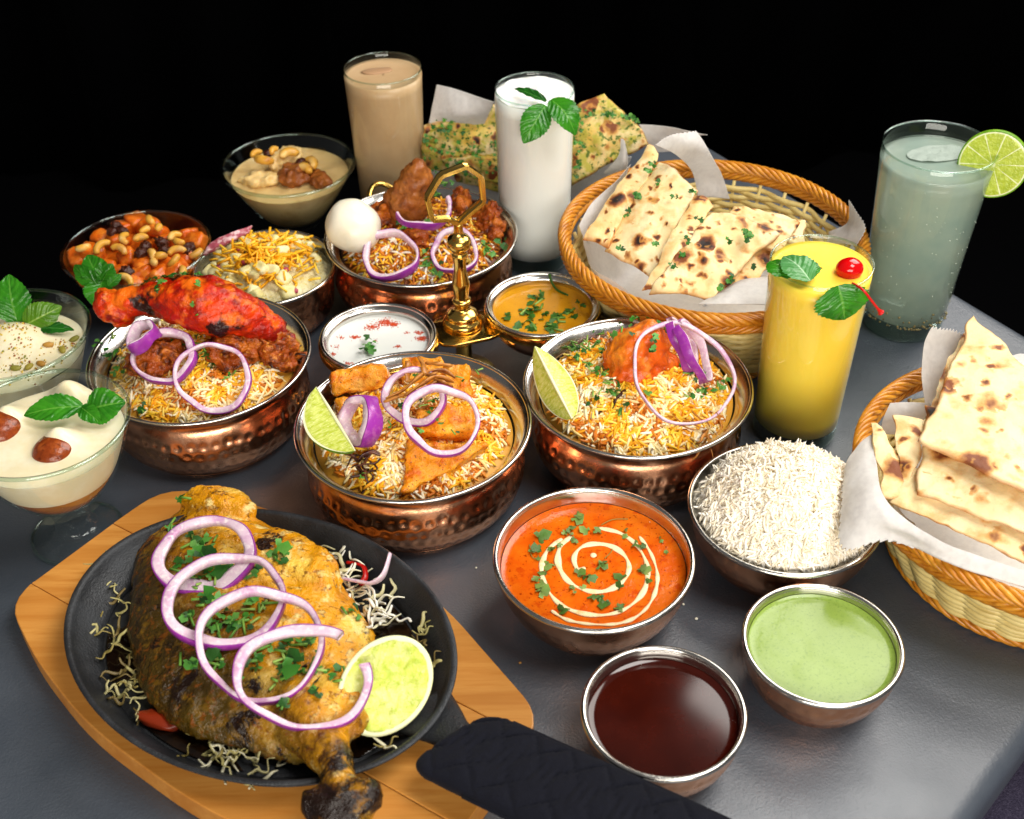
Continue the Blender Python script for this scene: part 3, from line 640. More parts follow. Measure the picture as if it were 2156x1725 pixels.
# ---------------------------------------------------------------- rice
WHITE = [lin(h) for h in ('#f6efe0', '#f3ead6', '#f9f3e6', '#ece0c6')]
CREAMW = [lin(h) for h in ('#f8e8ba', '#f2da9c', '#fbf0d2', '#eccb80')]
YELL = [lin(h) for h in ('#f0c030', '#f2b01c', '#f5d460', '#e89c14')]
ORNG = [lin(h) for h in ('#d8821c', '#c06a18')]
def grains(n, zf, pick, L=.0115, r=.00115, rg=None, colf=None, tilt=.35, lift=.0012, depth=.004, poke=.06):
    V, F, C = [], [], []
    for _ in range(n):
        x, y = pick(rg); p = Vector((x, y, zf(x, y)+rg.uniform(-depth*.4, lift)))
        az = rg.uniform(0, 2*math.pi); el = rg.gauss(0, tilt)
        if rg.random() < poke: el = rg.uniform(.5, 1.2)
        d = Vector((math.cos(az)*math.cos(el), math.sin(az)*math.cos(el), math.sin(el)))
        e = .004; sl = Vector((zf(x+e, y)-zf(x-e, y), zf(x, y+e)-zf(x, y-e), 0))/(2*e); d.z += sl.x*d.x+sl.y*d.y; d.normalize()
        l = L*rg.uniform(.75, 1.2)/2; s = d.orthogonal().normalized(); s = Matrix.Rotation(rg.uniform(0, 6.28), 3, d) @ s; b = d.cross(s); bend = s*rg.uniform(-.3, .3)*l
        k = len(V); c = colf(rg, x, y)
        for j, (t, rr) in enumerate(((-1, .25), (-.72, .8), (0, 1), (.72, .85), (1, .3))):
            o = p+d*l*t+bend*(1-t*t)
            for q in range(5):
                a = q*1.2566; V.append((o+(s*math.cos(a)+b*math.sin(a))*r*rr)[:]); C.append(c)
        for j in range(4):
            for q in range(5): q2 = (q+1) % 5; F.append((k+j*5+q, k+j*5+q2, k+(j+1)*5+q2, k+(j+1)*5+q))
        F.append((k+4, k+3, k+2, k+1, k)); F.append(tuple(k+20+q for q in range(5)))
    return V, F, C
def disk_pick(c, R):
    def f(rg):
        r = R*math.sqrt(rg.random()); a = rg.uniform(0, 6.2832); return c[0]+r*math.cos(a), c[1]+r*math.sin(a)
    return f
def rice_obj(name, label, c, R, zf, n, colf, base_col, rg, **k):
    V, F, C = grains(n, zf, disk_pick(c, R), rg=rg, colf=colf, **k)
    V2, F2 = disc(c, R+.005, lambda x, y: zf(x, y)-.0010, 30, 70); o = len(V); V += V2; F += [tuple(i+o for i in f) for f in F2]; C += [base_col]*len(V2)
    return tag(mesh_obj(name, V, F, M_RICE, cols=C), label, 'rice', None, 'stuff')
def zRI(x, y):
    r = math.hypot(x-BRI[0], y-BRI[1])/.060; return .0435+.042*max(0, 1-r**2.1)+.003*fbm((x, y, 0), 70, 1, 2)
rice_obj('white_rice', 'heap of plain white long grain rice in the steel rimmed bowl', BRI, .0570, zRI, 6400, lambda g, x, y: g.choice(WHITE), lin('#efe6d2'), random.Random(2), L=.0122, r=.00092, tilt=.36, lift=.0024, poke=.09)

def biryani_col(k):
    def f(g, x, y):
        q = nz((x, y, 0), 45, k); w = g.random()
        if q > .05: return g.choice(YELL if w < .88 else CREAMW)
        if q < -.2: return g.choice(ORNG if w < .6 else CREAMW)
        return g.choice(CREAMW if w < .85 else YELL)
    return f
def mound(c, z0, h, tilt=(0, 0), seed=0, amp=.004):
    def f(x, y):
        dx, dy = x-c[0], y-c[1]; r = math.hypot(dx, dy)/.0735
        return z0+h*max(0, 1-r*r)+tilt[0]*dx+tilt[1]*dy+amp*fbm((x, y, 0), 60, seed, 2)*max(0, 1.1-r)
    return f
mC = mound(PC, .052, .022, (0, .04), 1, .006); mR = mound(PR, .053, .022, (0, .07), 2, .006); mL = mound(PL, .053, .021, (0, .06), 3, .006); mB = mound(PB, .052, .019, (0, .08), 4, .006)
bc = lin('#d89a34')
rice_obj('paneer_biryani_rice', 'yellow and white rice bed under the orange paneer', PC, .0665, mC, 3000, biryani_col(1), bc, random.Random(11))
rice_obj('masala_biryani_rice', 'yellow and white rice bed in the pot beside the mango drink', PR, .0665, mR, 3000, biryani_col(2), bc, random.Random(12))
rice_obj('chicken_biryani_rice', 'yellow and white rice bed below the red drumstick', PL, .0665, mL, 3000, biryani_col(3), bc, random.Random(13))
rice_obj('egg_biryani_rice', 'brown and orange rice bed beside the boiled egg', PB, .0665, mB, 2400, lambda g, x, y: g.choice(YELL+ORNG+ORNG+WHITE[:2]+[lin('#7a3a12'), lin('#94501c')]), lin('#6a3410'), random.Random(14))

# ---------------------------------------------------------------- onion rings, lime wedges, leaves
def onion_ring(label, center, r, n, h=.0062, th=.0042, oval=1.0, spin=0, arc=(0, 360), pale=False, group='red onion rings', seed=0, flip=1):
    n = Vector(n).normalized(); center = Vector(center); t = Vector((0, 0, 1)).cross(n)
    t = t.normalized() if t.length > 1e-3 else Vector((1, 0, 0)); t = Matrix.Rotation(R_(spin), 3, n) @ t; b = n.cross(t)
    o = thing('onion_ring', label, 'onion ring', center, group); N = 72
    a0, a1 = R_(arc[0]), R_(arc[1]); full = abs(a1-a0) > 6.27; cnt = N if full else N+1
    def ring(prof):
        V, F = [], []; m_ = len(prof)
        for i in range(cnt):
            a = a0+(a1-a0)*i/N; wv = 1+.05*math.sin(2*a+seed)+.03*math.sin(3*a+seed*2)+.012*math.sin(7*a+seed); tk = 1+.3*math.sin(a+seed*1.7)+.1*math.sin(5*a+seed*3)
            for (pr, pz) in prof:
                R = r*wv-.9*th*tk*pr; V.append(tuple(center+t*R*math.cos(a)+b*R*oval*math.sin(a)+n*(pz*h*(1+.15*math.sin(3*a+seed))+.0018*math.sin(2*a+seed)+.0007*math.sin(5*a+seed*2))))
        for i in range(N):
            i2 = (i+1) % cnt if full else i+1
            for j in range(m_): j2 = (j+1) % m_; F.append((i*m_+j, i*m_+j2, i2*m_+j2, i2*m_+j))
        if not full: F.append(tuple(range(m_))); F.append(tuple(N*m_+j for j in reversed(range(m_))))
        return V, F
    mesh_obj('flesh', *ring([(.1, -.5), (.1, .46), (.22, .5), (.8, .5), (1, .38), (1, -.38), (.8, -.5), (.22, -.5)]), M_ONION, o)
    mesh_obj('skin', *ring([(.0, -.48), (-.02, 0), (.0, .44), (.09, .485), (.1, .40), (.1, -.5), (.06, -.52)]), M_ONPALE if pale else M_ONSKIN, o)
    return o
def ring_px(label, k, x0, x1, y0, y1, z, h=.0062, th=.0042, tilt=None, roll=0, **kw):
    """ring from its outline in the picture: centre and size at height z, plane tipped so that it looks as wide"""
    c = za(k, (x0+x1)/2, (y0+y1)/2, z); s = ZM[k][0]; wd, ht = (x1-x0)*s, (y1-y0)*s; mp = mpp(c)
    el = math.asin(-(c-CAM).normalized().z); q = ht/wd; ov = max(1, q)
    tl = (math.asin(min(1, q/ov*.995))-el) if tilt is None else R_(tilt)
    n = Vector((math.sin(R_(roll)), -math.sin(tl), math.cos(tl)))
    return onion_ring(label, c, wd/2*mp, n, h, th, oval=ov, **kw)
def wedge(label, A, B, out, depth, w, group='lime wedges', twist=0):
    """lime wedge: spine A-B is the thin inner edge, rind bulges along out"""
    A, B = Vector(A), Vector(B); cv_ = (CAM-(A+B)/2).normalized()
    if out == 'ridge': out = -cv_
    elif out == 'face':
        f_ = cv_.cross((B-A).normalized()); f_ = f_ if f_.dot(RT) < 0 else -f_; out = f_*math.cos(w-.10)-cv_*math.sin(w-.10)
    out = Vector(out); out = (out-(B-A).normalized()*out.dot((B-A).normalized())).normalized(); ax = (B-A); L = ax.length; ax.normalize(); sd = ax.cross(out).normalized()
    if twist: out = Matrix.Rotation(R_(twist), 3, ax) @ out; sd = ax.cross(out).normalized()
    o = thing('lime_wedge', label, 'lime wedge', (A+B)/2, group); nu, nv = 26, 9
    def P(u, v, k):  # v -1..1 across the wedge, k 0..1 from spine to rind
        s = math.sin(math.pi*min(max(u, .0), 1))**.62; a = v*w; rr = depth*s*k
        return A+ax*L*u+out*(rr*math.cos(a))+sd*(rr*math.sin(a))
    V = [tuple(P(i/(nu-1), -1+2*j/(nv-1), 1)) for i in range(nu) for j in range(nv)]; mesh_obj('rind', V, grid_faces(nu, nv), M_LIMERIND, o)
    mesh_obj('core', *tube([P(i/12, 0, 0)+cv_*.0003 for i in range(13)], lambda t: .0004+.0008*math.sin(math.pi*t), 6), M_LIMEP, o)
    for sgn in (-1, 1):
        V = []; F = []
        for i in range(nu):
            for k in range(8):
                kk = .02+k/7*.90; V.append(tuple(P(i/(nu-1), sgn, kk)+sd*sgn*.0006*math.sin(kk*3.1))); F.append((i/(nu-1), kk))
        mesh_obj('flesh', V, grid_faces(nu, 8, 0, sgn > 0), M_LIMEFACE, o, uvs=F)
        V = [tuple(P(i/(nu-1), sgn, kk)) for i in range(nu) for kk in (.915, .96, 1.0)]; mesh_obj('pith', V, grid_faces(nu, 3, 0, sgn > 0), M_LIMEP, o)
    return o
def leaf(label, A, B, w, up=(0, 0, 1), arch=.12, fold=.2, m=None, group=None, droop=0, parent=None, name='mint_leaf', serr=.08):
    A, B, up = Vector(A), Vector(B), Vector(up).normalized(); ax = B-A; L = ax.length; sd = ax.cross(up).normalized(); nn = sd.cross(ax).normalized()
    nu, nv = 34, 15; V, U = [], []
    for i in range(nu):
        t = i/(nu-1); ww = w*(math.sin(math.pi*min(1, .03+t*.965)**.85)**.8)*(1+serr*((i % 3)/2-.5))
        c = A+ax*t+nn*(arch*L*math.sin(math.pi*t)-droop*L*t*t)
        for j in range(nv):
            v = -1+2*j/(nv-1); pk = .0007*math.sin(((t-.3*abs(v))*24))*abs(v)*(1-abs(v)*.3)
            V.append(tuple(c+sd*v*ww+nn*(fold*abs(v)*ww+pk-.12*ww*v*v*math.sin(3*t)))); U.append((t, .5+v/2))
    o = mesh_obj(name, V, grid_faces(nu, nv), m or M_MINT, parent, uvs=U)
    if parent is None: tag(o, label, 'leaf', group)
    return o
# ---------------------------------------------------------------- central pot: paneer biryani
def chunk(name, label, quad, thick, m, group=None, cat='paneer', k=3, amp=.0012, seed=0, taper=1.0):
    """solid block: quad of (x, y, z) picture points is its upper face, thickness hangs below it"""
    Q = [za(k, *q) for q in quad]; n = (Q[1]-Q[0]).cross(Q[3]-Q[0]).normalized()
    if n.z < 0: n = -n
    g = 10; V = []; F = []
    def face(P, flip): 
        k0 = len(V)
        for i in range(g):
            for j in range(g):
                u, v = i/(g-1), j/(g-1); V.append(P[0]*(1-u)*(1-v)+P[1]*u*(1-v)+P[2]*u*v+P[3]*(1-u)*v)
        F.extend(grid_faces(g, g, k0, flip))
    c = sum(Q, Vector())/4; thick *= 1.7; D = [c+(q-c)*taper-n*thick for q in Q]
    box = ([tuple(q) for q in Q+D], [(0, 1, 2, 3), (7, 6, 5, 4), (0, 4, 5, 1), (1, 5, 6, 2), (2, 6, 7, 3), (3, 7, 4, 0)])
    V, F = remesh(box, .0016, lambda v, n_: amp*2.2*fbm(v, 80, seed)+.0008*fbm(v, 320, seed, 2), 12)
    return solo(name, label, cat, (V, F), m, group)
GP = 'paneer chunks in the central pot'
chunk('paneer_chunk', 'orange paneer block at the upper left of the central pot', [(350, 405, .086), (735, 350, .088), (770, 500, .074), (375, 560, .072)], .016, M_PANEER, GP, seed=1)
chunk('paneer_chunk', 'large triangular orange paneer piece at the front of the central pot', [(865, 860, .082), (1430, 880, .078), (1175, 1060, .068), (840, 1215, .060)], .016, M_PANEER, GP, seed=2)
chunk('paneer_chunk', 'orange paneer piece under the crossed onion rings', [(930, 640, .086), (1330, 600, .086), (1330, 790, .080), (960, 800, .080)], .018, M_PANEER, GP, seed=3)
chunk('paneer_chunk', 'orange paneer piece at the back rim behind the fried onions', [(835, 295, .089), (1110, 290, .089), (1120, 440, .080), (840, 450, .080)], .016, M_PANEER, GP, seed=4)
chunk('paneer_chunk', 'orange paneer piece right of the fried onions', [(1120, 345, .089), (1300, 330, .088), (1320, 560, .076), (1150, 560, .076)], .018, M_PANEER, GP, seed=5)
chunk('paneer_chunk', 'orange paneer side piece behind the standing onion ring', [(380, 580, .072), (730, 540, .076), (720, 720, .066), (420, 720, .064)], .014, M_PANEER, GP, seed=6)
GO = 'red onion rings'
c = za(3, 560, 735, .085); onion_ring('thick red onion ring standing on edge beside the central lime wedge', c, .0175, (-.75, -.52, .5), .0125, .0068, oval=1.1, group=GO, seed=1)
ring_px('red onion ring lying under the fried onions in the central pot', 3, 715, 1140, 360, 775, .093, .0062, .0050, seed=2, roll=-8)
ring_px('wide red onion ring over the front paneer in the central pot', 3, 850, 1365, 480, 965, .0945, .0062, .0045, seed=3, roll=4)
wedge('pale lime wedge on the left rim of the central pot', za(3, 262, 500, .096), za(3, 525, 930, .078), 'face', .022, .60)
def strands(name, label, base, n, span, rg, m, rad=.0012, curl=1.0, cat='fried onion', flat=.45, kind=None):
    o = thing(name, label, cat, base)
    for i in range(n):
        p = Vector(base)+Vector((rg.gauss(0, span[0]*.35), rg.gauss(0, span[1]*.35), rg.uniform(0, span[2]))); d = Vector((rg.gauss(0, 1), rg.gauss(0, 1), rg.gauss(0, .3))).normalized(); pts = []
        for j in range(6):
            pts.append(p); d = (d+Vector((rg.gauss(0, .5), rg.gauss(0, .5), rg.gauss(-.12, .3)))*curl).normalized(); p = p+d*span[0]*.24
        mesh_obj('strand', *tube(spline(pts, 4), lambda t: rad*(.6+.5*math.sin(math.pi*t)), 6, flat=flat), m, o)
    return o
fo = thing('fried_onions', 'curled golden fried onion strips over the central onion rings', 'fried onion', za(3, 950, 470, .098))
for pts in ([(720, 600, .095), (830, 560, .1), (960, 530, .102), (1060, 470, .103), (1150, 440, .100)], [(730, 580, .096), (850, 520, .1), (930, 450, .104), (1010, 400, .105), (1120, 390, .103), (1200, 440, .1)],
            [(880, 470, .1), (875, 390, .104), (890, 330, .104)], [(960, 300, .104), (985, 360, .107), (1010, 420, .106), (1080, 400, .107)], [(1000, 340, .104), (1090, 345, .105), (1180, 360, .101)],
            [(860, 560, .102), (960, 490, .106), (1070, 430, .107), (1190, 470, .101)], [(1050, 440, .105), (1120, 470, .104), (1180, 500, .098)]):
    mesh_obj('strip', *tube(spline([za(3, *q) for q in pts], 6), lambda t: .0031*(.55+.5*math.sin(math.pi*t)+.25*math.sin(t*17)), 8, flat=.45), M_CRISP, fo)
strands('dark_fried_onions', 'dark burnt fried onion tangle beside the front paneer', za(3, 610, 1060, .060), 16, (.016, .014, .010), random.Random(3), M_BURNT, .0016)
rg = random.Random(21)
herbs('chopped_coriander', 'chopped green coriander scattered over the paneer biryani', [on(3, x, y, lambda a, b: .09) for x, y in ((930, 440), (980, 600), (1040, 590), (1050, 640), (830, 620), (1120, 740), (1215, 790), (760, 760), (950, 790), (1350, 380), (1220, 440), (1230, 580), (570, 1090), (1100, 560))], lambda x, y: .0885, .0034, rg, 2, .0022, .45)

# ---------------------------------------------------------------- right pot
def shaped(name, label, cat, geo, vox, m, amp=.0015, sc_=90, seed=0, group=None, fine=.0004):
    g = remesh(geo, vox, lambda v, n: amp*fbm(v, sc_, seed)+fine*nz(v, 400, seed)); return solo(name, label, cat, g, m, group)
c = za(4, 1030, 470, .082)
shaped('chicken_chunk', 'large orange masala coated piece in the pot beside the mango drink', 'chicken', join(blob(c, (.0250, .020, .025), rotm(.2, -.15, .3), .14, 1.4, 1), blob(c+Vector((.005, .003, .006)), (.019, .017, .019), None, .12, 1.5, 2), blob(c+Vector((-.003, -.014, -.012)), (.021, .014, .014), None, .15, 1.5, 3), blob(c+Vector((.014, .0, -.012)), (.017, .016, .014), None, .2, 1.5, 4)), .0016,
       mat('orange_masala', lin('#d2560e'), .32, layers=((40, lin('#e8821e'), .45, .66), (70, lin('#a83a0a'), .5, .72), (24, lin('#f0a83c'), .56, .7)), bump=((120, .5, 4, .003), (450, .3, 3)), coat=.3), .0030, 100, 2, None, .0008)
ring_px('large thin red onion ring upright at the right of the pot by the mango drink', 4, 972, 1755, 232, 970, .088, .0035, .0026, pale=True, seed=4, roll=6)
c = za(4, 1440, 440, .092); onion_ring('purple onion slice on edge above the large thin ring', c, .027, (.86, -.1, .52), .0068, .003, oval=.72, spin=78, group=GO, seed=5, arc=(10, 350))
c = za(4, 1350, 380, .092); onion_ring('purple onion slice leaning behind the front edge-on slice', c, .024, (.86, -.1, .52), .0055, .003, oval=.75, spin=78, group=GO, seed=6, arc=(30, 330))
wedge('bright green lime wedge on the left rim of the pot by the mango drink', za(4, 272, 405, .100), za(4, 545, 935, .074), 'ridge', .0205, .72)
rg = random.Random(22)
herbs('chopped_coriander', 'chopped green coriander around the large orange masala piece', [on(4, x, y, mR) for x, y in ((520, 450), (570, 480), (620, 440), (700, 420), (740, 400), (560, 520), (680, 560), (720, 610), (520, 410), (640, 400), (760, 450), (740, 320), (800, 620), (830, 700), (860, 760), (745, 790), (920, 870), (1360, 570), (1420, 600), (1600, 740), (1660, 700), (1500, 760), (1430, 790), (1380, 620))], mR, .0042, rg, 4, .0034, .3, lift=.004)
def cap(c, r):
    def f(x, y):
        d = 1-((x-c.x)/r[0])**2-((y-c.y)/r[1])**2; return c.z+(r[2]*math.sqrt(d) if d > 0 else -.01)
    return f
c = za(4, 1030, 470, .082)
herbs('chopped_coriander', 'coriander stuck to the large orange masala piece', [za(4, x, y, .09) for x, y in ((1010, 300), (1080, 290), (1000, 360), (1110, 480), (1120, 520), (1100, 600), (1200, 400), (900, 360), (880, 430), (830, 600), (970, 440), (1060, 230))], cap(c+Vector((.002, .000, .001)), (.028, .026, .028)), .0046, rg, 2, .002, .2, lift=.0008)
strands('brown_fried_onions', 'brown fried onion shreds at the front of the pot by the mango drink', za(4, 800, 880, .060), 9, (.016, .012, .003), random.Random(4), M_BURNT, .0011)
strands('brown_fried_onions', 'brown fried onion shreds at the right of the pot by the mango drink', za(4, 1500, 1030, .062), 9, (.018, .012, .003), random.Random(6), M_CRISP, .0011)

# ---------------------------------------------------------------- left pot: red drumstick
sp = [(760, 330, .100, .0105), (850, 315, .102, .0115), (960, 300, .104, .0115), (1100, 290, .106, .0150), (1260, 310, .108, .0195), (1400, 330, .107, .0215), (1550, 375, .102, .0200), (1680, 420, .095, .0165), (1800, 465, .088, .0125), (1910, 510, .080, .0070)]
P = [za(1, x, y, z) for x, y, z, r in sp]; tr = [q[3] for q in sp]
def vr(t): x = t*(len(tr)-1); i = min(int(x), len(tr)-2); return tr[i]+(tr[i+1]-tr[i])*(x-i)
geo = join(tube(spline(P, 6), vr, 18), blob(P[0]+Vector((-.002, 0, 0)), (.0125, .0125, .0125), None, .25, 1.6, 4), blob(P[0]+Vector((.006, -.006, -.006)), (.009, .009, .009), None, .2, 2, 8), blob(P[5]+Vector((.0, -.004, -.004)), (.028, .019, .017), rotm(0, .15, -.3), .12, 1.5, 5), blob(P[9]+Vector((-.005, -.004, -.004)), (.014, .009, .008), None, .2, 2, 6))
shaped('chicken_drumstick', 'bright red tandoori drumstick laid across the left copper pot', 'drumstick', geo, .0017, M_RED, .0024, 85, 3, None, .0007)
GM = 'brown masala chicken pieces in the left pot'
for lab, (x, y, z), r, s in (('brown masala chicken lump behind the left pot onion rings', (1080, 700, .072), (.024, .017, .016), 1), ('dark red masala lump under the thick end of the drumstick', (1600, 620, .076), (.026, .015, .014), 2),
                             ('brown masala lump at the right wall of the left pot', (1870, 640, .070), (.016, .020, .014), 3)):
    c = za(1, x, y, z); shaped('masala_chicken', lab, 'chicken', blob(c, r, rotm(.1*s, .2, .4*s), .4, 2.4, s, 4), .0014, M_MASALA, .0042, 120, s, GM, .0008)
c = za(1, 955, 548, .096); onion_ring('thick tilted red onion ring nearest the thin end of the drumstick', c, .0150, (-.42, -.05, .80), .010, .0038, oval=.85, group=GO, seed=7, spin=-18)
ring_px('middle red onion ring below the red drumstick', 1, 900, 1330, 487, 865, .0865, .0065, .0048, seed=8, roll=-6)
ring_px('front red onion ring on the yellow rice of the left pot', 1, 1187, 1690, 577, 1070, .0770, .0065, .0042, seed=9, roll=5)
rg = random.Random(23)
herbs('chopped_coriander', 'chopped green coriander around the left pot onion rings', [on(1, x, y, lambda a, b: mL(a, b)+.006) for x, y in ((1110, 560), (1240, 630), (1140, 640), (1330, 600), (1660, 590), (1640, 620), (1540, 680), (1420, 720), (1340, 700), (780, 700), (820, 740), (700, 680), (720, 720), (830, 790), (960, 1080), (1010, 660), (1560, 860), (770, 580), (850, 470), (700, 610))], lambda x, y: mL(x, y)+.006, .0040, rg, 4, .003, .3, lift=.006)
def onsp(pts, rad):
    def f(x, y):
        b = -1
        for p, r in zip(pts, rad):
            d = r*r-(x-p.x)**2-(y-p.y)**2
            if d > 0: b = max(b, p.z+math.sqrt(d))
        return b if b > 0 else mL(x, y)
    return f
PP = spline(P, 6); RR = [vr(i/(len(PP)-1))*1.06 for i in range(len(PP))]
herbs('chopped_coriander', 'coriander flakes stuck on the red drumstick', [za(1, x, y, .115) for x, y in ((1060, 190), (1110, 175), (1000, 200), (1150, 150), (1220, 205), (1300, 195), (1340, 230), (1320, 150), (1100, 250), (1080, 270), (1310, 370), (1330, 420), (1350, 430), (1470, 180), (1350, 290))], onsp(PP, RR), .0040, rg, 3, .0022, .15, lift=.0012)
strands('brown_fried_onions', 'dark fried onion at the right inside wall of the left pot', za(1, 1900, 720, .066), 8, (.013, .016, .004), random.Random(8), M_BURNT, .0013)

# ---------------------------------------------------------------- back pot: egg, wing, rings
c = za('e', 340, 495, .083)
V, F = blob(c, (.0245, .0235, .0235), rotm(0, .5, .5), .08, 1.1, 4, 4); V, F = remesh((V, F), .003, None, 3)
solo('boiled_egg', 'peeled white boiled egg at the left edge of the back pot', 'egg', (V, F), M_EGG)
A = [za('e', 700, 440, .070), za('e', 730, 330, .088), za('e', 770, 200, .106), za('e', 785, 110, .120)]
geo = join(tube(spline(A, 6), lambda t: .0145+.004*math.sin(math.pi*t)-.004*t*t, 16), blob(A[3], (.0105, .0105, .010), None, .2, 1.8, 1), blob(A[1]+Vector((-.012, .004, -.004)), (.010, .009, .018), rotm(0, -.3, 0), .15, 1.5, 2))
shaped('fried_wing', 'brown fried chicken piece standing upright in the back pot', 'chicken', geo, .0017, M_FRIED, .0030, 85, 5, None, .0008)
for lab, (x, y, z), r, s in (('brown masala lump beside the boiled egg in the back pot', (560, 420, .072), (.016, .014, .013), 11), ('brown masala lump behind the brass handle in the back pot', (1090, 340, .070), (.018, .012, .008), 12),
                             ('orange brown lump at the right of the back pot', (1290, 480, .064), (.020, .018, .009), 13), ('brown lump between the back pot onion rings', (800, 600, .066), (.014, .012, .010), 14)):
    c = za('e', x, y, z); shaped('masala_chicken', lab, 'chicken', blob(c, r, rotm(.1*s, .2, .4*s), .4, 2.4, s, 4), .0014, M_MASALA, .0042, 120, s, 'brown masala chicken pieces in the back pot', .0008)
ring_px('red onion ring at the front left of the back pot beside the egg', 'e', 387, 805, 540, 865, .0715, .008, .0042, seed=10, roll=-3)
ring_px('red onion ring half hidden by the brass column', 'e', 873, 1225, 520, 822, .0715, .006, .004, seed=11)
c = za('e', 840, 380, .093); onion_ring('red onion arc draped before the upright fried piece', c, .0255, (.1, -.35, .9), .0085, .0034, oval=.72, group=GO, seed=12, arc=(180, 385))
rg = random.Random(24)
herbs('chopped_coriander', 'chopped green coriander in the back pot', [on('e', x, y, mB) for x, y in ((690, 520), (740, 530), (850, 540), (870, 500), (850, 740), (880, 820), (930, 830), (860, 780), (1270, 680), (1280, 720), (1350, 640), (1360, 590), (1390, 440), (1000, 560), (980, 230), (960, 300), (640, 330), (540, 380))], mB, .0050, rg, 4, .0034, .25, lift=.006)
def pile(name, label, cat, n, c, R, zf, gf, m, group, rg, zoff=0.0):
    for i in range(n):
        a = rg.uniform(0, 6.283); r = R*math.sqrt(rg.random()); p = Vector((c[0]+r*math.cos(a), c[1]+r*math.sin(a), 0)); p.z = zf(p.x, p.y)+zoff; solo(name, label, cat, gf(p, rg, i), m, group)

# ---------------------------------------------------------------- plain small salads: cheese salad bowl
def zCH(x, y):
    r = math.hypot(x-BCH[0], y-BCH[1])/.057; return .046+.020*max(0, 1-r*r)+.003*fbm((x, y, 0), 80, 5, 2)
solo('potato_salad', 'creamy potato salad bed under the grated cheese', 'salad', disc(BCH, .0565, zCH, 26, 80), M_SLAW, None, 'stuff')
rg = random.Random(31)
pile('potato_cube', 'pale potato cube in the cheese topped salad', 'potato', 38, BCH, .048, zCH, lambda p, g, i: blob(p+Vector((0, 0, .002)), tuple(g.uniform(.0045, .0068) for _ in range(3)), rotm(g.uniform(0, 3), g.uniform(0, 3), g.uniform(0, 3)), .08, 1.3, i, 3, 5), M_POTATO, 'potato cubes in the salad', rg)
pile('red_cube', 'small red bit in the cheese topped salad', 'vegetable', 7, BCH, .05, zCH, lambda p, g, i: blob(p+Vector((0, 0, .004)), (.003, .0022, .0022), rotm(g.uniform(0, 3), g.uniform(0, 3), 0), .1, 1.3, i, 2, 4), mat('radish', lin('#b0485a'), .4), 'red bits in the salad', rg)
V, F, C = [], [], []
for i in range(300):
    t = rg.gauss(0, .3); x = BCH[0]+rg.gauss(.004, .022); y = BCH[1]+rg.gauss(.004, .020)
    if math.hypot(x-BCH[0], y-BCH[1]) > .05: continue
    p = Vector((x, y, zCH(x, y)+rg.uniform(.002, .009))); d = Vector((rg.gauss(0, 1), rg.gauss(0, 1), rg.gauss(0, .35))).normalized()*rg.uniform(.006, .0125); b = Vector((rg.gauss(0, .002), rg.gauss(0, .002), rg.uniform(0, .003)))
    v, f = tube([p-d-b, p, p+d-b], .00115, 4); k = len(V); V += v; F += [tuple(q+k for q in g) for g in f]; c = lin(rg.choice(('#f2b010', '#f6be24', '#f0a808', '#f8cc40'))); C += [c]*len(v)
tag(mesh_obj('grated_cheese', V, F, M_VEG, cols=C), 'yellow grated cheese strewn over the salad', 'cheese', None, 'stuff')
c = za(6, 1170, 810, .066)
solo('pink_onion_slice', 'pink pickled onion slice poking past the left rim of the salad bowl', 'onion', sheet([[c+Vector((-.02, -.01, -.004)), c+Vector((0, -.002, .002)), c+Vector((.018, .01, .004))], [c+Vector((-.016, .0, -.001)), c+Vector((.003, .008, .006)), c+Vector((.02, .02, .006))]], .004, lambda p, u, v: .0012*fbm(p, 200))[:2], mat('pink_onion', lin('#a8505e'), .4, layers=((180, lin('#e3c0c2'), .48, .62),), bump=((250, .5, 3),)))

# ---------------------------------------------------------------- brass caddy with yogurt and yellow gravy
BY, BD = (-.105, .0212), (.0264, .0631)
HZ = .060
i6 = None
def caddy_bowl(label, c, R):
    t = thing('caddy_bowl', label, 'bowl', (c[0], c[1], HZ-.034), 'steel bowls hung in the brass caddy'); h0 = HZ-.034
    po = smooth_prof([(.002, h0), (R*.55, h0), (R*.78, h0+.008), (R*.92, h0+.021), (R-.004, HZ-.004), (R-.001, HZ-.0005)], 6); pi = smooth_prof([(R-.003, HZ-.0005), (R-.0065, HZ-.004), (R*.9, h0+.021), (R*.75, h0+.010), (R*.5, h0+.003), (.002, h0+.003)], 6)
    mesh_obj('body', *lathe(po, (c[0], c[1], 0), 120), M_COPPER, t); mesh_obj('lining', *lathe(pi, (c[0], c[1], 0), 100), M_STEEL, t)
    rp = [(c[0]+(R-.0015)*math.cos(i*.06283), c[1]+(R-.0015)*math.sin(i*.06283), HZ-.0004) for i in range(100)]; mesh_obj('rim', *tube(rp, .0017, 8, True), M_STEEL, t)
caddy_bowl('steel rimmed bowl of white yogurt at the left of the brass caddy', BY, .0464); caddy_bowl('steel rimmed bowl of yellow gravy at the right of the brass caddy', BD, .0469)
zY = sauce('yogurt_dip', 'white yogurt dusted with red paprika', 'yogurt', BY, lambda z: .0425, HZ-.008, M_YOG, .0006, 40, 3)
zD = sauce('yellow_gravy', 'yellow gravy with coriander in the right caddy bowl', 'gravy', BD, lambda z: .0428, HZ-.0085, M_DAL, .0003, 40, 4)
cad = thing('brass_caddy', 'polished brass condiment caddy with ring handle between yogurt and gravy bowls', 'caddy', (-.039, .047, 0))
CX, CY = -.0389, .0489
def ringtube(c, R, z, r): return tube([(c[0]+R*math.cos(i*.0785398), c[1]+R*math.sin(i*.0785398), z) for i in range(80)], r, 8, True)
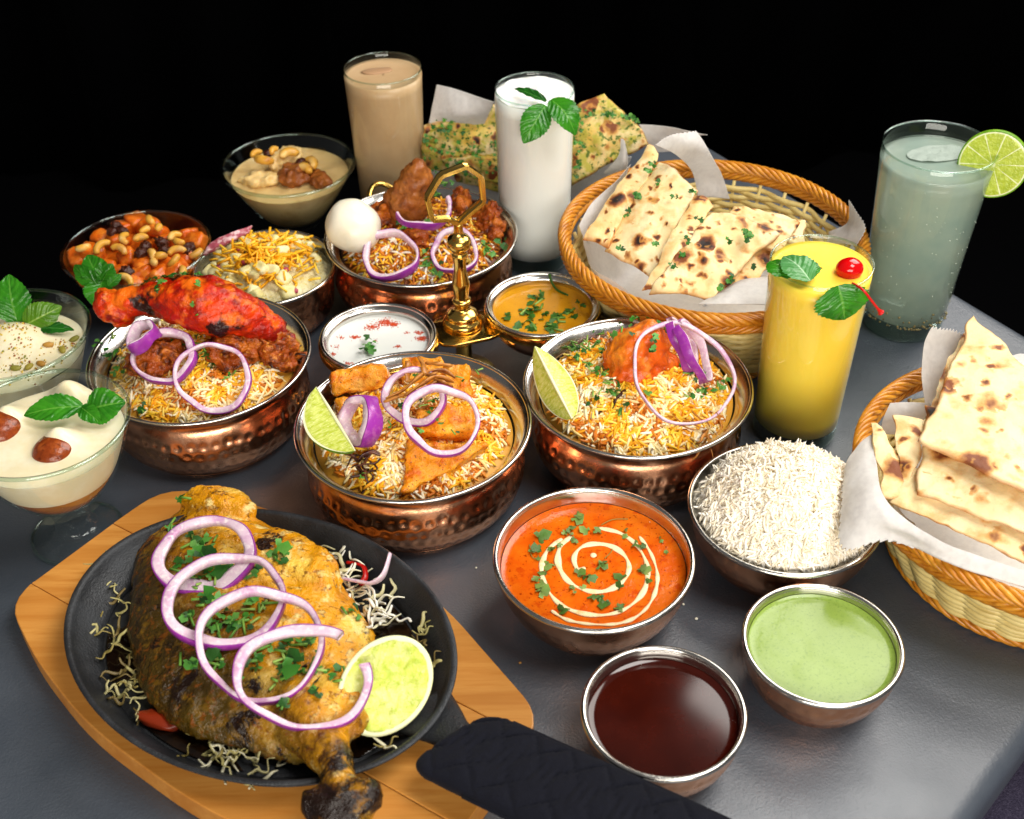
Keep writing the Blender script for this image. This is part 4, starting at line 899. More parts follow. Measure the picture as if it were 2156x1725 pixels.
for b, R in ((BY, .0464), (BD, .0469)):
    V, F = lathe(smooth_prof([(R-.001, HZ-.010), (R+.0012, HZ-.0095), (R+.0016, HZ-.006), (R+.0008, HZ-.0022), (R-.001, HZ-.002)], 4), (b[0], b[1], 0), 100); mesh_obj('holder_ring', V, F, M_BRASS, cad)
u = Vector((BD[0]-BY[0], BD[1]-BY[1])).normalized(); vv = Vector((-u.y, u.x)); cc = Vector((CX, CY-.004)); pl = [cc+u*a+vv*b for a, b in ((-.024, -.017), (-.012, -.022), (.018, -.022), (.03, -.017), (.03, .014), (.014, .02), (-.014, .02), (-.024, .014))]
V, F = slab_poly(rounded_poly([tuple(p) for p in pl], .004, 3), HZ-.0125, HZ-.009, .0012, 2); mesh_obj('plate', V, F, M_BRASS, cad)
V, F = lathe(smooth_prof([(.002, 0), (.024, 0), (.025, .003), (.016, .008), (.008, .014), (.007, .03), (.011, HZ-.016), (.011, HZ-.0125)], 5), (CX, CY, 0), 48); mesh_obj('foot', V, F, M_BRASS, cad)
zb = HZ-.009
cp = [(.0155, 0), (.0165, .002), (.0155, .005), (.0135, .0075), (.0125, .011), (.0095, .0135), (.0062, .0155), (.0058, .019), (.0075, .0215), (.0075, .024), (.0058, .026), (.0066, .033), (.0072, .039), (.0062, .045), (.0048, .055), (.0058, .064), (.0066, .0665), (.0055, .069), (.0085, .073), (.0098, .077), (.0085, .081), (.0055, .0835), (.0038, .087), (.0036, .094)]
col_ = mesh_obj('column', *lathe(smooth_prof([(r, zb+z) for r, z in cp], 4), (CX, CY, 0), 40, cap1=True), M_BRASS, cad)
# ring handle: octagon bent in at its foot
H0 = Vector((CX, CY, zb+.094)); hd = Vector((.80, .30, 0)).normalized(); hu = Vector((0, 0, 1))
HP = [(0, 0), (-.008, .006), (-.0205, .0080), (-.0235, .0270), (-.0120, .0435), (.008, .0475), (.0200, .036), (.0210, .015), (.0090, .0070)]
hp = [H0+hd*a+hu*b for a, b in HP]; pts = []
for i in range(len(hp)):
    a, b = hp[i], hp[(i+1) % len(hp)]
    for s in (.08, .3, .5, .7, .92): pts.append(a.lerp(b, s))
def handle_tube(pts):
    hn = hd.cross(hu); V, F = [], []; N = len(pts); prof = [(-.0015, -.0034), (.0015, -.0034), (.0021, -.0014), (.0014, 0), (.0021, .0014), (.0015, .0034), (-.0015, .0034), (-.0021, .0014), (-.0014, 0), (-.0021, -.0014)]
    cen = H0+hu*.026
    for i, p in enumerate(pts):
        t = (pts[(i+1) % N]-pts[i-1]).normalized(); o = t.cross(hn).normalized()
        for a, b in prof: V.append(tuple(p+o*a+hn*b))
    m_ = len(prof)
    for i in range(N):
        for j in range(m_): j2 = (j+1) % m_; i2 = (i+1) % N; F.append((i*m_+j, i*m_+j2, i2*m_+j2, i2*m_+j))
    return V, F
mesh_obj('ring_handle', *handle_tube(pts), M_BRASS, col_, smooth=False)
# paprika on the yogurt
V, F = [], []; rg = random.Random(41)
for x, y, s, n in ((470, 1200, .0045, 60), (560, 1170, .006, 110), (620, 1180, .0035, 50), (345, 1270, .003, 40), (820, 1280, .004, 70), (800, 1240, .003, 30), (190, 1390, .002, 16), (650, 1340, .002, 16), (250, 1275, .003, 12), (490, 1295, .0015, 8), (300, 1460, .003, 18), (215, 1340, .003, 8), (710, 1240, .002, 6)):
    p = za('e', x, y, HZ-.0075)
    for _ in range(n*3):
        q = Vector((p.x+rg.gauss(0, s*.62), p.y+rg.gauss(0, s*.45), 0)); q.z = zY(q.x, q.y)
        if math.hypot(q.x-BY[0], q.y-BY[1]) > .041: continue
        v, f = ico(1); r = rg.uniform(.0002, .00055); k = len(V); V += [tuple(q+w_*r) for w_ in v]; F += [tuple(i+k for i in g) for g in f]
tag(mesh_obj('paprika_powder', V, F, M_PAPRIKA), 'orange red paprika dusted on the white yogurt', 'spice', None, 'stuff')
V, F, C = [], [], []; p = za('e', 445, 1365, HZ-.006)
for i in range(7): cori_leaf(p+Vector((rg.gauss(0, .0035), rg.gauss(0, .003), .0012+i*.0004)), .0062, Vector((rg.gauss(0, .4), rg.gauss(0, .4), 1)), rg.uniform(0, 6), rg, V, F, C)
solo('coriander_sprig', 'small green coriander sprig on the white yogurt', 'herb', (V, F), M_CORI, cols=C)
herbs('chopped_coriander', 'torn coriander floating in the yellow gravy', [za('e', x, y, HZ-.008) for x, y in ((1650, 990), (1620, 1010), (1530, 1100), (1550, 1130), (1640, 1080), (1620, 1060), (1680, 1130), (1740, 1140), (1800, 1140), (1860, 1140), (1720, 1170), (1630, 1190), (1510, 1230), (1560, 1220), (1740, 1220), (1780, 1210), (1860, 1085), (1900, 1050), (1400, 1110))], zD, .0058, rg, 3, .0030, .15, tone=lin('#3a6a1c'))
solo('curry_leaf_stem', 'dark green stem standing against the back rim of the yellow gravy', 'stem', tube(spline([za('e', 1718, 830, HZ+.003), za('e', 1730, 880, HZ-.003), za('e', 1770, 940, HZ-.007), za('e', 1850, 980, HZ-.007)], 5), lambda t: .0018*(1-.5*t), 6, flat=.4), mat('dark_stem', lin('#2c5a1c'), .5))
# ---------------------------------------------------------------- drinking glasses
def tumbler(label, c, R, h, base=.85, wall=.0018, bot=.012, fill=None, drink=None, m=None, foot_m=None, bulge=0):
    t = thing('drinking_glass', label, 'glass', (c[0], c[1], 0), 'tall drinking glasses'); rb = R*base
    rad = lambda z: rb+(R-rb)*(z/h)+bulge*math.sin(math.pi*z/h)
    zs = [bot+(h-bot)*i/14 for i in range(15)]
    wallp = [(rad(z), z) for z in zs]+[(rad(h)-wall*.5, h+.0007)]+[(rad(z)-wall, z) for z in (h, fill-.0005)]
    wall_ = mesh_obj('wall', *lathe(wallp, (c[0], c[1], 0), 80), M_GLASS, t)
    basep = smooth_prof([(.001, .0005), (rb*.8, .0005), (rb-.002, .0008), (rb, .003), (rad(bot), bot), (rad(bot)-wall, bot+.0008), (rb*.6, bot-.001), (.001, bot-.002)], 4)
    mesh_obj('base', *lathe(basep, (c[0], c[1], 0), 72), M_GREENGLASS, t)
    rp = [(c[0]+(R-wall*.5)*math.cos(i*.0785398), c[1]+(R-wall*.5)*math.sin(i*.0785398), h+.0003) for i in range(80)]
    mesh_obj('rim', *tube(rp, .0009, 6, True), M_GREENGLASS, wall_)
    nm, lab, m1 = drink; zt = fill; ov = .0004
    prof = [(.001, bot-.001), (rad(bot)*.93, bot+.0005)]+[(rad(bot+(zt-bot)*i/12)-.0006, bot+.002+(zt-bot-.002)*i/12) for i in range(13)]
    prof += [(rad(zt)*.9, zt-.0004), (rad(zt)*.6, zt-.0006), (.001, zt-.0006)]
    o = solo(nm, lab, 'drink', lathe(prof, (c[0], c[1], 0), 80), m1); return rad
GB1, GL, GM_, GS = (-.1164, .3308), (.0244, .2286), (.2229, -.0288), (.3438, .1145)
HB, HL, HM, HS = .1487, .1718, .1542, .1691
tumbler('tall glass of beige milky drink behind the back pot', GB1, .0376, HB, .87, fill=HB-.006, drink=('milk_tea', 'beige milky tea filling the tall glass', M_BEIGE))
tumbler('tall glass of white lassi with mint at its rim', GL, .0352, HL, .92, bot=.014, fill=HL-.004, drink=('white_lassi', 'white lassi filling the tall glass', M_LASSI))
tumbler('tall glass of mango drink between the rice and the big basket', GM_, .0368, HM, .88, fill=HM-.005, drink=('mango_drink', 'thick yellow mango drink filling the glass', M_MANGO))
tumbler('flared glass of cloudy lime soda with a lime slice', GS, .0455, HS, .76, bot=.016, fill=HS-.012, drink=('lime_soda', 'cloudy greenish lime soda in the flared glass', M_SODA))
# froth, ice and sediment
solo('tea_ice', 'melting ice lump at the surface of the beige drink', 'ice', blob((GB1[0]-.006, GB1[1]+.008, HB-.0062), (.015, .007, .0014), rotm(0, 0, .2), .15, 1.2, 1, 3), mat('tea_ice', lin('#ad8866'), .3))
solo('lassi_froth', 'white froth on top of the lassi', 'froth', disc(GL, .0332, lambda x, y: HL-.0035+.0018*fbm((x, y, 0), 90, 2, 3), 16, 60), M_FROTH)
solo('soda_foam', 'pale foam patch on the lime soda surface', 'foam', disc((GS[0]+.004, GS[1]+.010), .024, lambda x, y: HS-.0112+.0008*fbm((x, y, 0), 140, 3, 3), 12, 50, 1.1, .55, .2), mat('soda_foam', lin('#8f9c92'), .6, bump=((500, .4, 3),)))
rg = random.Random(51); V, F = [], []
for i in range(230):
    a = rg.uniform(0, 6.283); r = .0362*(1-.05*rg.random()**2); z = .0158+rg.random()**2.5*.014; v, f = ico(1); s = rg.uniform(.0005, .0013); k = len(V)
    V += [(GS[0]+r*math.cos(a)+w_.x*s, GS[1]+r*math.sin(a)+w_.y*s, z+w_.z*s) for w_ in v]; F += [tuple(q+k for q in g) for g in f]
tag(mesh_obj('soda_sediment', V, F, mat('sediment', lin('#8f8358'), .6)), 'tan spice sediment at the bottom of the lime soda', 'sediment', None, 'stuff')
V, F = [], []
for i in range(60):
    a = rg.uniform(3.6, 6.0); z = rg.uniform(.03, HS-.02); r = .0346+(.0455-.0346)*z/HS-.0006; v, f = ico(1); s = rg.uniform(.0003, .0007); k = len(V)
    V += [(GS[0]+r*math.cos(a)+w_.x*s, GS[1]+r*math.sin(a)+w_.y*s, z+w_.z*s) for w_ in v]; F += [tuple(q+k for q in g) for g in f]
tag(mesh_obj('soda_bubbles', V, F, mat('bubble', lin('#c8d2c4'), .2)), 'tiny bubbles on the wall of the lime soda glass', 'bubbles', None, 'stuff')
def lime_round(name, label, c, n, r, th, m_cut, holes=0):
    n = Vector(n).normalized(); c = Vector(c); t = n.orthogonal().normalized(); b = n.cross(t); o = thing(name, label, 'lime slice', c)
    for sg in (1, -1):
        V, F, U = [], [], []; N = 72; rr = (0.02, .2, .5, .75, .9, .955)
        for q in rr:
            for i in range(N+1):
                a = 2*math.pi*i/N; V.append(tuple(c+(t*math.cos(a)+b*math.sin(a))*r*q+n*sg*th/2*(1 if q < .93 else .92))); U.append((i/N, q))
        for j in range(len(rr)-1):
            for i in range(N): f = (j*(N+1)+i, (j+1)*(N+1)+i, (j+1)*(N+1)+i+1, j*(N+1)+i+1); F.append(f if sg > 0 else f[::-1])
        mesh_obj('cut_face', V, F, m_cut, o, uvs=U)
    V, F = [], []; N = 72; P_ = [(.955, .46), (.985, .5), (1.0, .3), (1.0, -.3), (.985, -.5), (.955, -.46)]
    for q, z in P_:
        for i in range(N): a = 2*math.pi*i/N; V.append(tuple(c+(t*math.cos(a)+b*math.sin(a))*r*q+n*z*th))
    for j in range(len(P_)-1):
        for i in range(N): F.append((j*N+i, (j+1)*N+i, (j+1)*N+(i+1) % N, j*N+(i+1) % N))
    mesh_obj('rind', V, F, M_LIMERIND, o); return o
c = za('c', 1282, 278, HS-.008); lime_round('lime_slice', 'round lime slice hooked on the rim of the lime soda glass', c, (-.42, -.80, .20), .0268, .006, M_LIMECUT)
# mint and cherry on the mango drink, mint on the lassi
zt = HM
nup = Vector((0, -.25, 1))
leaf('dark mint leaf at the left rim of the mango drink', za('c', 300, 830, zt+.001), za('c', 195, 740, zt+.003), .011, nup, .1, .15, M_MINT, 'mint on the mango drink', droop=.1)
leaf('pale mint leaf lying on the mango drink surface', za('c', 395, 845, zt+.002), za('c', 262, 728, zt+.006), .0125, nup, .12, .12, M_MINTP, 'mint on the mango drink')
leaf('small mint leaf behind the pale one on the mango drink', za('c', 400, 830, zt+.001), za('c', 365, 735, zt+.002), .0085, nup, .05, .12, M_MINT, 'mint on the mango drink')
leaf('broad mint leaf hanging over the front rim of the mango glass', za('c', 530, 868, zt+.003), za('c', 560, 1035, HM-.022), .0195, (0, -1, .55), .14, .06, M_MINT, 'mint on the mango drink', serr=.1)
solo('cherry', 'red cherry floating in the mango drink', 'cherry', blob(za('c', 585, 788, zt-.002), (.0098, .0088, .0082), None, .03, 1, 2, 4), M_CHERRY)
V, F = tube(spline([za('c', 600, 858, zt+.001), za('c', 650, 890, zt+.004), za('c', 690, 940, zt-.004), za('c', 725, 985, zt-.013), za('c', 738, 1000, zt-.016)], 6), lambda t: .0009+.0016*max(0, t-.72)/.28, 8)
solo('cherry_stalk', 'thin red cherry stalk hanging over the right rim of the mango glass', 'cherry', (V, F), M_STEM)
ml = Vector((GL[0], GL[1], HL)); g_ = 'mint on the white lassi'
leaf('mint leaf hanging down the front of the lassi glass', at(1148, 222, HL+.004), at(1102, 302, HL-.022), .0125, (-.1, -1, .5), .1, .12, M_MINT, g_)
leaf('mint leaf curling over the right side of the lassi glass', at(1160, 210, HL+.005), at(1212, 285, HL-.018), .0125, (.4, -.9, .6), .22, .2, M_MINT, g_)
leaf('narrow mint leaf lying flat on the lassi froth', at(1150, 214, HL+.002), at(1083, 187, HL+.004), .0045, (0, -.5, 1), .05, .5, M_MINTD, g_)

# ---------------------------------------------------------------- glass bowls and desserts
def glass_bowl(label, c, prof_o, wall=.0022, name='glass_bowl', group='glass dessert bowls'):
    t = thing(name, label, 'bowl', (c[0], c[1], 0), group); po = smooth_prof(prof_o, 6); h = prof_o[-1][1]; R = prof_o[-1][0]
    pi = [(max(.001, r-wall), z+wall*.7) for r, z in reversed([q for q in po if q[1] > prof_o[2][1]])]
    mesh_obj('bowl_wall', *lathe(po+[(R-wall*.5, h+.0008)]+pi+[(.001, pi[-1][1])], (c[0], c[1], 0), 96), M_GLASS, t)
    rp = [(c[0]+(R-wall*.4)*math.cos(i*.0698132), c[1]+(R-wall*.4)*math.sin(i*.0698132), h) for i in range(90)]; mesh_obj('rim', *tube(rp, .0015, 8, True), M_GREENGLASS, t)
    def rad(z):
        for (a, b), (c_, d) in zip(po, po[1:]):
            if b <= z <= d and d > b: return a+(c_-a)*(z-b)/(d-b)-wall
        return R-wall
    return t, rad
def body_fill(name, label, cat, c, rad, z0, z1, m, top=None, rg_amp=.0006, seed=0, kind=None):
    prof = [(.001, z0)]+[(max(.001, rad(z0+(z1-z0)*i/10)-.0003), z0+(z1-z0)*i/10) for i in range(11)]; V, F = lathe(prof, (c[0], c[1], 0), 80)
    if top is not False:
        R = rad(z1)-.0004; zf = lambda x, y: z1+rg_amp*fbm((x, y, 0), 50, seed, 3); V, F = join((V, F), disc(c, R, top or zf, 22, 80))
    return solo(name, label, cat, (V, F), m, None, kind)
# back: custard bowl
CB, CN, CL_, CU = (-.2137, .3111), (-.3285, .1618), (-.392, .012), (-.316, -.1345)
prof = [(.001, 0), (.026, 0), (.028, .003), (.036, .012), (.050, .032), (.060, .050), (.0653, .0606)]
t, rad = glass_bowl('glass bowl of pale custard dessert with nuts at the back left', CB, prof)
zc_ = lambda x, y: .049+.0012*fbm((x, y, 0), 60, 4, 3)
body_fill('custard', 'pale tan custard in the back glass bowl', 'custard', CB, rad, .006, .049, M_CUSTARD, zc_)
for lab, (x, y, z), r, s in (('brown soaked bread lump in the middle of the custard', (1640, 340, .056), (.020, .014, .010), 1), ('brown syrupy lump at the right of the custard', (1790, 375, .053), (.015, .010, .007), 2), ('tan crumbly lump at the left of the custard', (1390, 370, .053), (.020, .012, .007), 3), ('tan lump at the back of the custard', (1560, 240, .056), (.020, .010, .010), 4)):
    c = za(6, x, y, z); shaped('bread_lump', lab, 'dessert', blob(c, r, rotm(.1, .1, s), .35, 2.2, s, 4), .0016, M_FRIED if s < 3 else M_CUSTARD, .0025, 140, s, 'lumps in the custard')
def cashew(p, L, r, rz, rx=0, ry=0):
    M = rotm(rx, ry, rz); pts = [Vector(p)+M @ Vector((L*.5*math.cos(a), L*.42*math.sin(a)-L*.2, 0)) for a in [R_(15+150*i/9) for i in range(10)]]
    v, f = tube(pts, lambda t: r*(.55+.55*math.sin(math.pi*min(1, max(0, .12+t*.76)))), 8); return v, f
for lab, (x, y, z), L, rz in (('golden cashew at the left of the custard bowl pile', (1420, 240, .066), .017, 2.8), ('golden cashew at the top centre of the custard bowl pile', (1590, 205, .067), .016, .4), ('small golden cashew at the back of the custard bowl pile', (1490, 180, .067), .011, 1.2), ('golden orange almond leaning right on the custard bowl pile', (1730, 265, .064), .016, -1.0), ('golden sliver below the almond on the custard bowl pile', (1690, 305, .063), .014, -.6), ('pale nut at the far left of the custard bowl pile', (1370, 200, .064), .011, .8)):
    solo('cashew', lab, 'nut', cashew(za(6, x, y, z), L, .0042 if L > .012 else .003, rz, .5), M_CASHEW, 'nuts on the custard')
for lab, (x, y, z) in (('raisin beside the left custard cashew', (1450, 195, .066)), ('raisin beside the almond on the custard', (1670, 250, .065))):
    solo('raisin', lab, 'raisin', blob(za(6, x, y, z), (.0055, .004, .0035), rotm(0, 0, .4), .2, 2.5, 3, 3), M_RAISIN, 'raisins on the custard')
# left: orange dessert with nuts
prof = [(.001, 0), (.028, 0), (.030, .003), (.040, .012), (.053, .032), (.061, .049), (.0643, .060)]
t, rad = glass_bowl('glass bowl of orange dessert chunks and cashews at the left back', CN, prof)
def zN(x, y):
    r = math.hypot(x-CN[0], y-CN[1])/.056; return .044+.010*max(0, 1-r*r)
body_fill('orange_dessert', 'orange dessert base under the chunks and cashews', 'dessert', CN, rad, .006, .044, M_SQUASH, zN)
rg = random.Random(61)
spots = [(470, 700), (320, 770), (160, 900), (560, 660), (900, 750), (700, 720), (620, 960), (590, 1010), (760, 960), (860, 900), (500, 900), (700, 1020), (430, 1000), (640, 690), (800, 1010), (950, 800), (260, 870), (540, 1060), (850, 980), (440, 780), (740, 790), (350, 990)]
for i, (x, y) in enumerate(spots):
    c = on(6, x, y, lambda a, b: zN(a, b)+.006); r = rg.uniform(.008, .0115)
    solo('orange_chunk', 'orange dessert chunk in the left back glass bowl', 'dessert', blob(c, (r, r*.8, r*.65), rotm(rg.uniform(-.6, .6), rg.uniform(-.6, .6), rg.uniform(0, 3)), .16, 2.0, i, 3, 5), M_SQUASH, 'orange dessert chunks')
nuts = [(200, 830, .013), (330, 830, .018), (490, 770, .018), (440, 850, .016), (610, 715, .015), (590, 770, .012), (660, 650, .012), (820, 760, .014), (830, 860, .017), (660, 880, .011), (720, 890, .011), (690, 930, .011), (810, 920, .014), (960, 870, .013), (480, 1050, .017), (850, 790, .011), (700, 700, .011), (860, 990, .011)]
for i, (x, y, L) in enumerate(nuts):
    c = on(6, x, y, lambda a, b: zN(a, b)+.015); solo('cashew', 'golden cashew piece on the orange dessert', 'nut', cashew(c, L*.85, .0030 if L > .013 else .0032, rg.uniform(0, 6.3), rg.uniform(.2, .9), rg.uniform(-.4, .4)), M_CASHEW, 'cashews on the orange dessert')
for i, (x, y) in enumerate([(430, 690), (460, 720), (400, 730), (620, 830), (730, 800), (750, 850), (590, 870), (900, 850), (920, 830), (500, 1000)]):
    c = on(6, x, y, lambda a, b: zN(a, b)+.013); solo('raisin', 'dark raisin on the orange dessert', 'raisin', blob(c, (.0068, .005, .0045), rotm(rg.uniform(0, 1), rg.uniform(0, 1), rg.uniform(0, 3)), .5, 2.6, i, 3), M_RAISIN, 'raisins on the orange dessert')
gm = 'mint sprig leaves on the orange dessert'
ro = Vector(za(6, 330, 1050, .064))
for lab, a, b, w_, up_ in (('broad mint leaf drooping below the left back glass bowl rim', (330, 1060, .066), (290, 1240, .052), .0125, (0, -1, .6)), ('upright mint leaf over the orange dessert', (320, 1060, .066), (230, 880, .082), .011, (.2, -1, .5)), ('small mint leaf right in the sprig on the orange dessert', (330, 1060, .066), (400, 940, .078), .0095, (0, -1, .6)), ('folded mint leaf left in the sprig on the orange dessert', (300, 1080, .066), (140, 950, .074), .0075, (-.3, -1, .6)), ('mint leaf pointing right from the sprig on the orange dessert', (370, 1090, .068), (460, 1010, .074), .0045, (0, -1, .6)), ('mint leaf in the middle of the sprig on the orange dessert', (320, 1050, .068), (300, 900, .080), .0105, (-.1, -1, .4))):
    leaf(lab, za(6, *a), za(6, *b), w_, up_, .12, .3, M_MINT, gm)
# left edge: creamy dessert bowl
prof = [(.001, 0), (.030, 0), (.032, .004), (.042, .018), (.053, .045), (.060, .066), (.0628, .075)]
t, rad = glass_bowl('glass bowl of white creamy dessert cut by the left picture edge', CL_, prof)
zl = lambda x, y: .058+.0016*fbm((x, y, 0), 45, 6, 3)+.012*math.exp(-((x-za(1, 90, 560, .06).x)**2+(y-za(1, 90, 560, .06).y)**2)/.0006)
body_fill('creamy_dessert', 'off white creamy dessert sprinkled with pistachio in the left edge bowl', 'dessert', CL_, rad, .006, .058, M_CREAMY, zl)
rg = random.Random(71); V, F, C = [], [], []
for i in range(260):
    cl = rg.choice([(140, 530, .006), (60, 580, .010), (120, 650, .010), (400, 590, .008), (200, 740, .012), (480, 560, .005), (80, 740, .01)]); p = za(1, cl[0], cl[1], .062); q = Vector((p.x+rg.gauss(0, cl[2]), p.y+rg.gauss(0, cl[2]*.7), 0)); q.z = zl(q.x, q.y)+.0004
    if math.hypot(q.x-CL_[0], q.y-CL_[1]) > .053: continue
    v, f = ico(1); r = rg.uniform(.0003, .0010); k = len(V); V += [tuple(q+w_*r) for w_ in v]; F += [tuple(j+k for j in g) for g in f]; C += [lin(rg.choice(('#c8a83c', '#b08a1c', '#8a8a3a', '#d8b84c', '#9a5a2a')))]*len(v)
tag(mesh_obj('pistachio_crumbs', V, F, M_VEG, cols=C), 'pistachio and saffron crumbs on the left edge dessert', 'crumbs', None, 'stuff')
for i, (x, y) in enumerate([(105, 755), (195, 745), (275, 725), (500, 560), (420, 632), (325, 598)]):
    c = on(1, x, y, lambda a, b: zl(a, b)+.001); solo('pistachio', 'pistachio piece on the left edge dessert', 'nut', blob(c, (.0045, .0028, .002), rotm(0, .1, i*1.3), .15, 2, i, 2), mat('pistachio%d' % i, lin(('#8a8434', '#9a8a34', '#b8863a')[i % 3]), .5), 'pistachios on the left edge dessert')
gm = 'mint on the left edge dessert'
leaf('tall upright mint leaf in the left edge dessert', za(1, 120, 455, .064), za(1, 60, 125, .096), .0160, (.1, -1, .25), .12, .18, M_MINT, gm)
leaf('yellowish round mint leaf in the left edge dessert', za(1, 165, 468, .064), za(1, 415, 340, .076), .0125, (0, -1, .5), .1, .15, leaf_mat('young_mint', lin('#5a8a1c'), lin('#4a7a18'), lin('#90b450')), gm)
leaf('narrow dark mint leaf lying on the left edge dessert', za(1, 230, 490, .0625), za(1, 500, 500, .0625), .0062, (0, -.3, 1), .05, .3, M_MINTD, gm)
# front left: stemmed glass with fried dough balls
t = thing('stemmed_glass', 'stemmed glass coupe of cream with brown dough balls beside the wooden board', 'glass', (CU[0], CU[1], 0), 'glass dessert bowls')
h = .105; Ru = .0585
po = smooth_prof([(.001, .004), (.012, .004), (.031, .0015), (.0325, .0022), (.030, .0045), (.015, .0085), (.0125, .014), (.0135, .022), (.014, .028), (.019, .036), (.032, .048), (.044, .066), (.053, .088), (Ru, h)], 6); wl = .0022
pi = [(r-wl, z+.001) for r, z in reversed(po) if z > .034]
mesh_obj('bowl_wall', *lathe(po+[(Ru-.001, h+.001)]+pi+[(.001, pi[-1][1]-.003)], (CU[0], CU[1], 0), 110), M_GLASS, t)
rp = [(CU[0]+(Ru-.001)*math.cos(i*.0628318), CU[1]+(Ru-.001)*math.sin(i*.0628318), h) for i in range(100)]; mesh_obj('rim', *tube(rp, .0014, 8, True), M_GREENGLASS, t)
mesh_obj('foot_ring', *ringtube(CU, .0318, .002, .0012), M_GREENGLASS, t)
def radu(z):
    for (a, b), (c_, d) in zip(po, po[1:]):
        if z > .03 and b <= z <= d and d > b: return a+(c_-a)*(z-b)/(d-b)-wl
    return Ru-wl
zU0 = .092
def balls(x, y):
    z = zU0+.0008*fbm((x, y, 0), 40, 7, 2)
    for q in ((375, 1310), (30, 1160), (440, 985)):
        p = za(1, q[0], q[1], .094); z += .012*math.exp(-((x-p.x)**2*.8+(y-p.y-.0105)**2)/.00010)
    return z
body_fill('syrup', 'amber syrup layer at the bottom of the stemmed glass', 'syrup', CU, radu, .037, .064, M_SYRUP)
V, F = lathe([(radu(.0642+(zU0-.0642)*i/10)-.0003, .0642+(zU0-.0642)*i/10) for i in range(11)], (CU[0], CU[1], 0), 90)
solo('dessert_cream', 'thick ivory cream filling the stemmed glass', 'cream', join((V, F), disc(CU, radu(zU0)-.0004, balls, 40, 90)), M_CREAMY)
for lab, (x, y, z), r in (('brown fried dough ball at the front of the cream', (372, 1335, .0880), .0150), ('brown fried dough ball at the left picture edge in the cream', (5, 1185, .0885), .0170), ('brown fried dough ball mostly sunk behind the mint in the cream', (440, 1000, .0860), .012)):
    solo('dough_ball', lab, 'dough ball', blob(za(1, x, y, z), (r, r, r*.85), None, .03, 2, 3, 4), M_GULAB, 'dough balls in the cream')
gm = 'mint on the stemmed glass cream'
leaf('long mint leaf lying on the ivory cream', za(1, 560, 1015, .101), za(1, 160, 1075, .100), .0102, (0, -.5, 1), .1, .25, M_MINT, gm)
leaf('round mint leaf at the right of the cream sprig', za(1, 590, 1040, .100), za(1, 845, 985, .106), .0128, (0, -.7, .8), .12, .2, M_MINT, gm)
leaf('small mint leaf at the front of the cream sprig', za(1, 545, 1020, .101), za(1, 685, 1135, .097), .0065, (0, -.5, 1), .1, .35, M_MINT, gm)

# ---------------------------------------------------------------- baskets
def basket(label, c, R, h, rb, rows, rot=0, group='round wicker baskets'):
    t = thing('wicker_basket', label, 'basket', (c[0], c[1], 0), group); n = 30; z0, z1 = .010, h-.020
    rad = lambda z: rb+(R-.008-rb)*((z/h)**.8)
    mesh_obj('base', *lathe([(.001, .003), (rb*.9, .003), (rb, .004), (rb, .008), (.001, .008)], (c[0], c[1], 0), 60), M_WICKER, t)
    for i in range(n):
        a = rot+2*math.pi*i/n; mesh_obj('stake', *tube([(c[0]+rad(z)*math.cos(a), c[1]+rad(z)*math.sin(a), z) for z in (.006, .02, h*.5, h-.014)], .0017, 6), M_WICKER, t)
    for j in range(rows):
        z = z0+(z1-z0)*j/(rows-1); pts = []
        for k in range(n*6):
            a = rot+2*math.pi*k/(n*6); ph = math.cos(n/2*(a-rot)+math.pi*(j % 2)); r = rad(z)+.0024*ph; pts.append((c[0]+r*math.cos(a), c[1]+r*math.sin(a), z+.0004*math.sin(3*a+j)))
        mesh_obj('weave_strand', *tube(pts, .0024, 6, True), M_WICKER, t)
    def braid(zc, Rb, amp_r, amp_z, r, nst, turns, nm):
        for s in range(nst):
            pts = []; N = 400
            for k in range(N):
                a = 2*math.pi*k/N; p = turns*a+2*math.pi*s/nst; pts.append((c[0]+(Rb+amp_r*math.sin(p))*math.cos(a), c[1]+(Rb+amp_r*math.sin(p))*math.sin(a), zc+amp_z*math.cos(p)))
            mesh_obj(nm, *tube(pts, r, 7, True), M_BRAID, t)
    braid(h-.0045, R-.0060, .0040, .0040, .0019, 7, 15, 'rim_braid'); braid(h-.0115, R-.0062, .0036, .0038, .0019, 7, -15, 'rim_braid'); braid(.006, rb+.006, .0028, .0035, .0021, 5, 12, 'foot_braid')
    return rad
KM, KR = (.1716, .1228), (.36, -.166)
radM = basket('round wicker basket of herb flecked naan in the middle', KM, .1306, .09, .085, 18)
radR = basket('round wicker basket of plain roti cut by the right picture edge', KR, .130, .075, .088, 15, .1)
bump = lambda amp, s, sc_=55: (lambda p, u, v: amp*fbm(p, sc_, s, 3))
def bread(name, label, quad, k, m, thick=.005, amp=.0016, seed=0, group=None, sag=.0, nu=40, nv=40):
    Q = [za(k, *q) for q in quad]; mid = lambda a, b: a.lerp(b, .5); cen = sum(Q, Vector())/4+Vector((0, 0, sag))
    ctrl = [[Q[0], mid(Q[0], Q[1])+Vector((0, 0, sag*.5)), Q[1]], [mid(Q[0], Q[3])+Vector((0, 0, sag*.5)), cen, mid(Q[1], Q[2])+Vector((0, 0, sag*.5))], [Q[3], mid(Q[3], Q[2])+Vector((0, 0, sag*.5)), Q[2]]]
    g = sheet(ctrl, thick, bump(amp, seed), nu, nv, wob=.0032, wseed=seed)
    return solo(name, label, 'bread', g[:2], m, group, uvs=g[2])
gn = 'herb naan slices in the middle basket'
bread('naan_slice', 'narrow herb naan slice at the back left of the middle basket', [(715, 365, .128), (770, 420, .126), (455, 990, .092), (300, 940, .092)], 'b', M_NAAN, .007, .0012, 1, gn, .004)
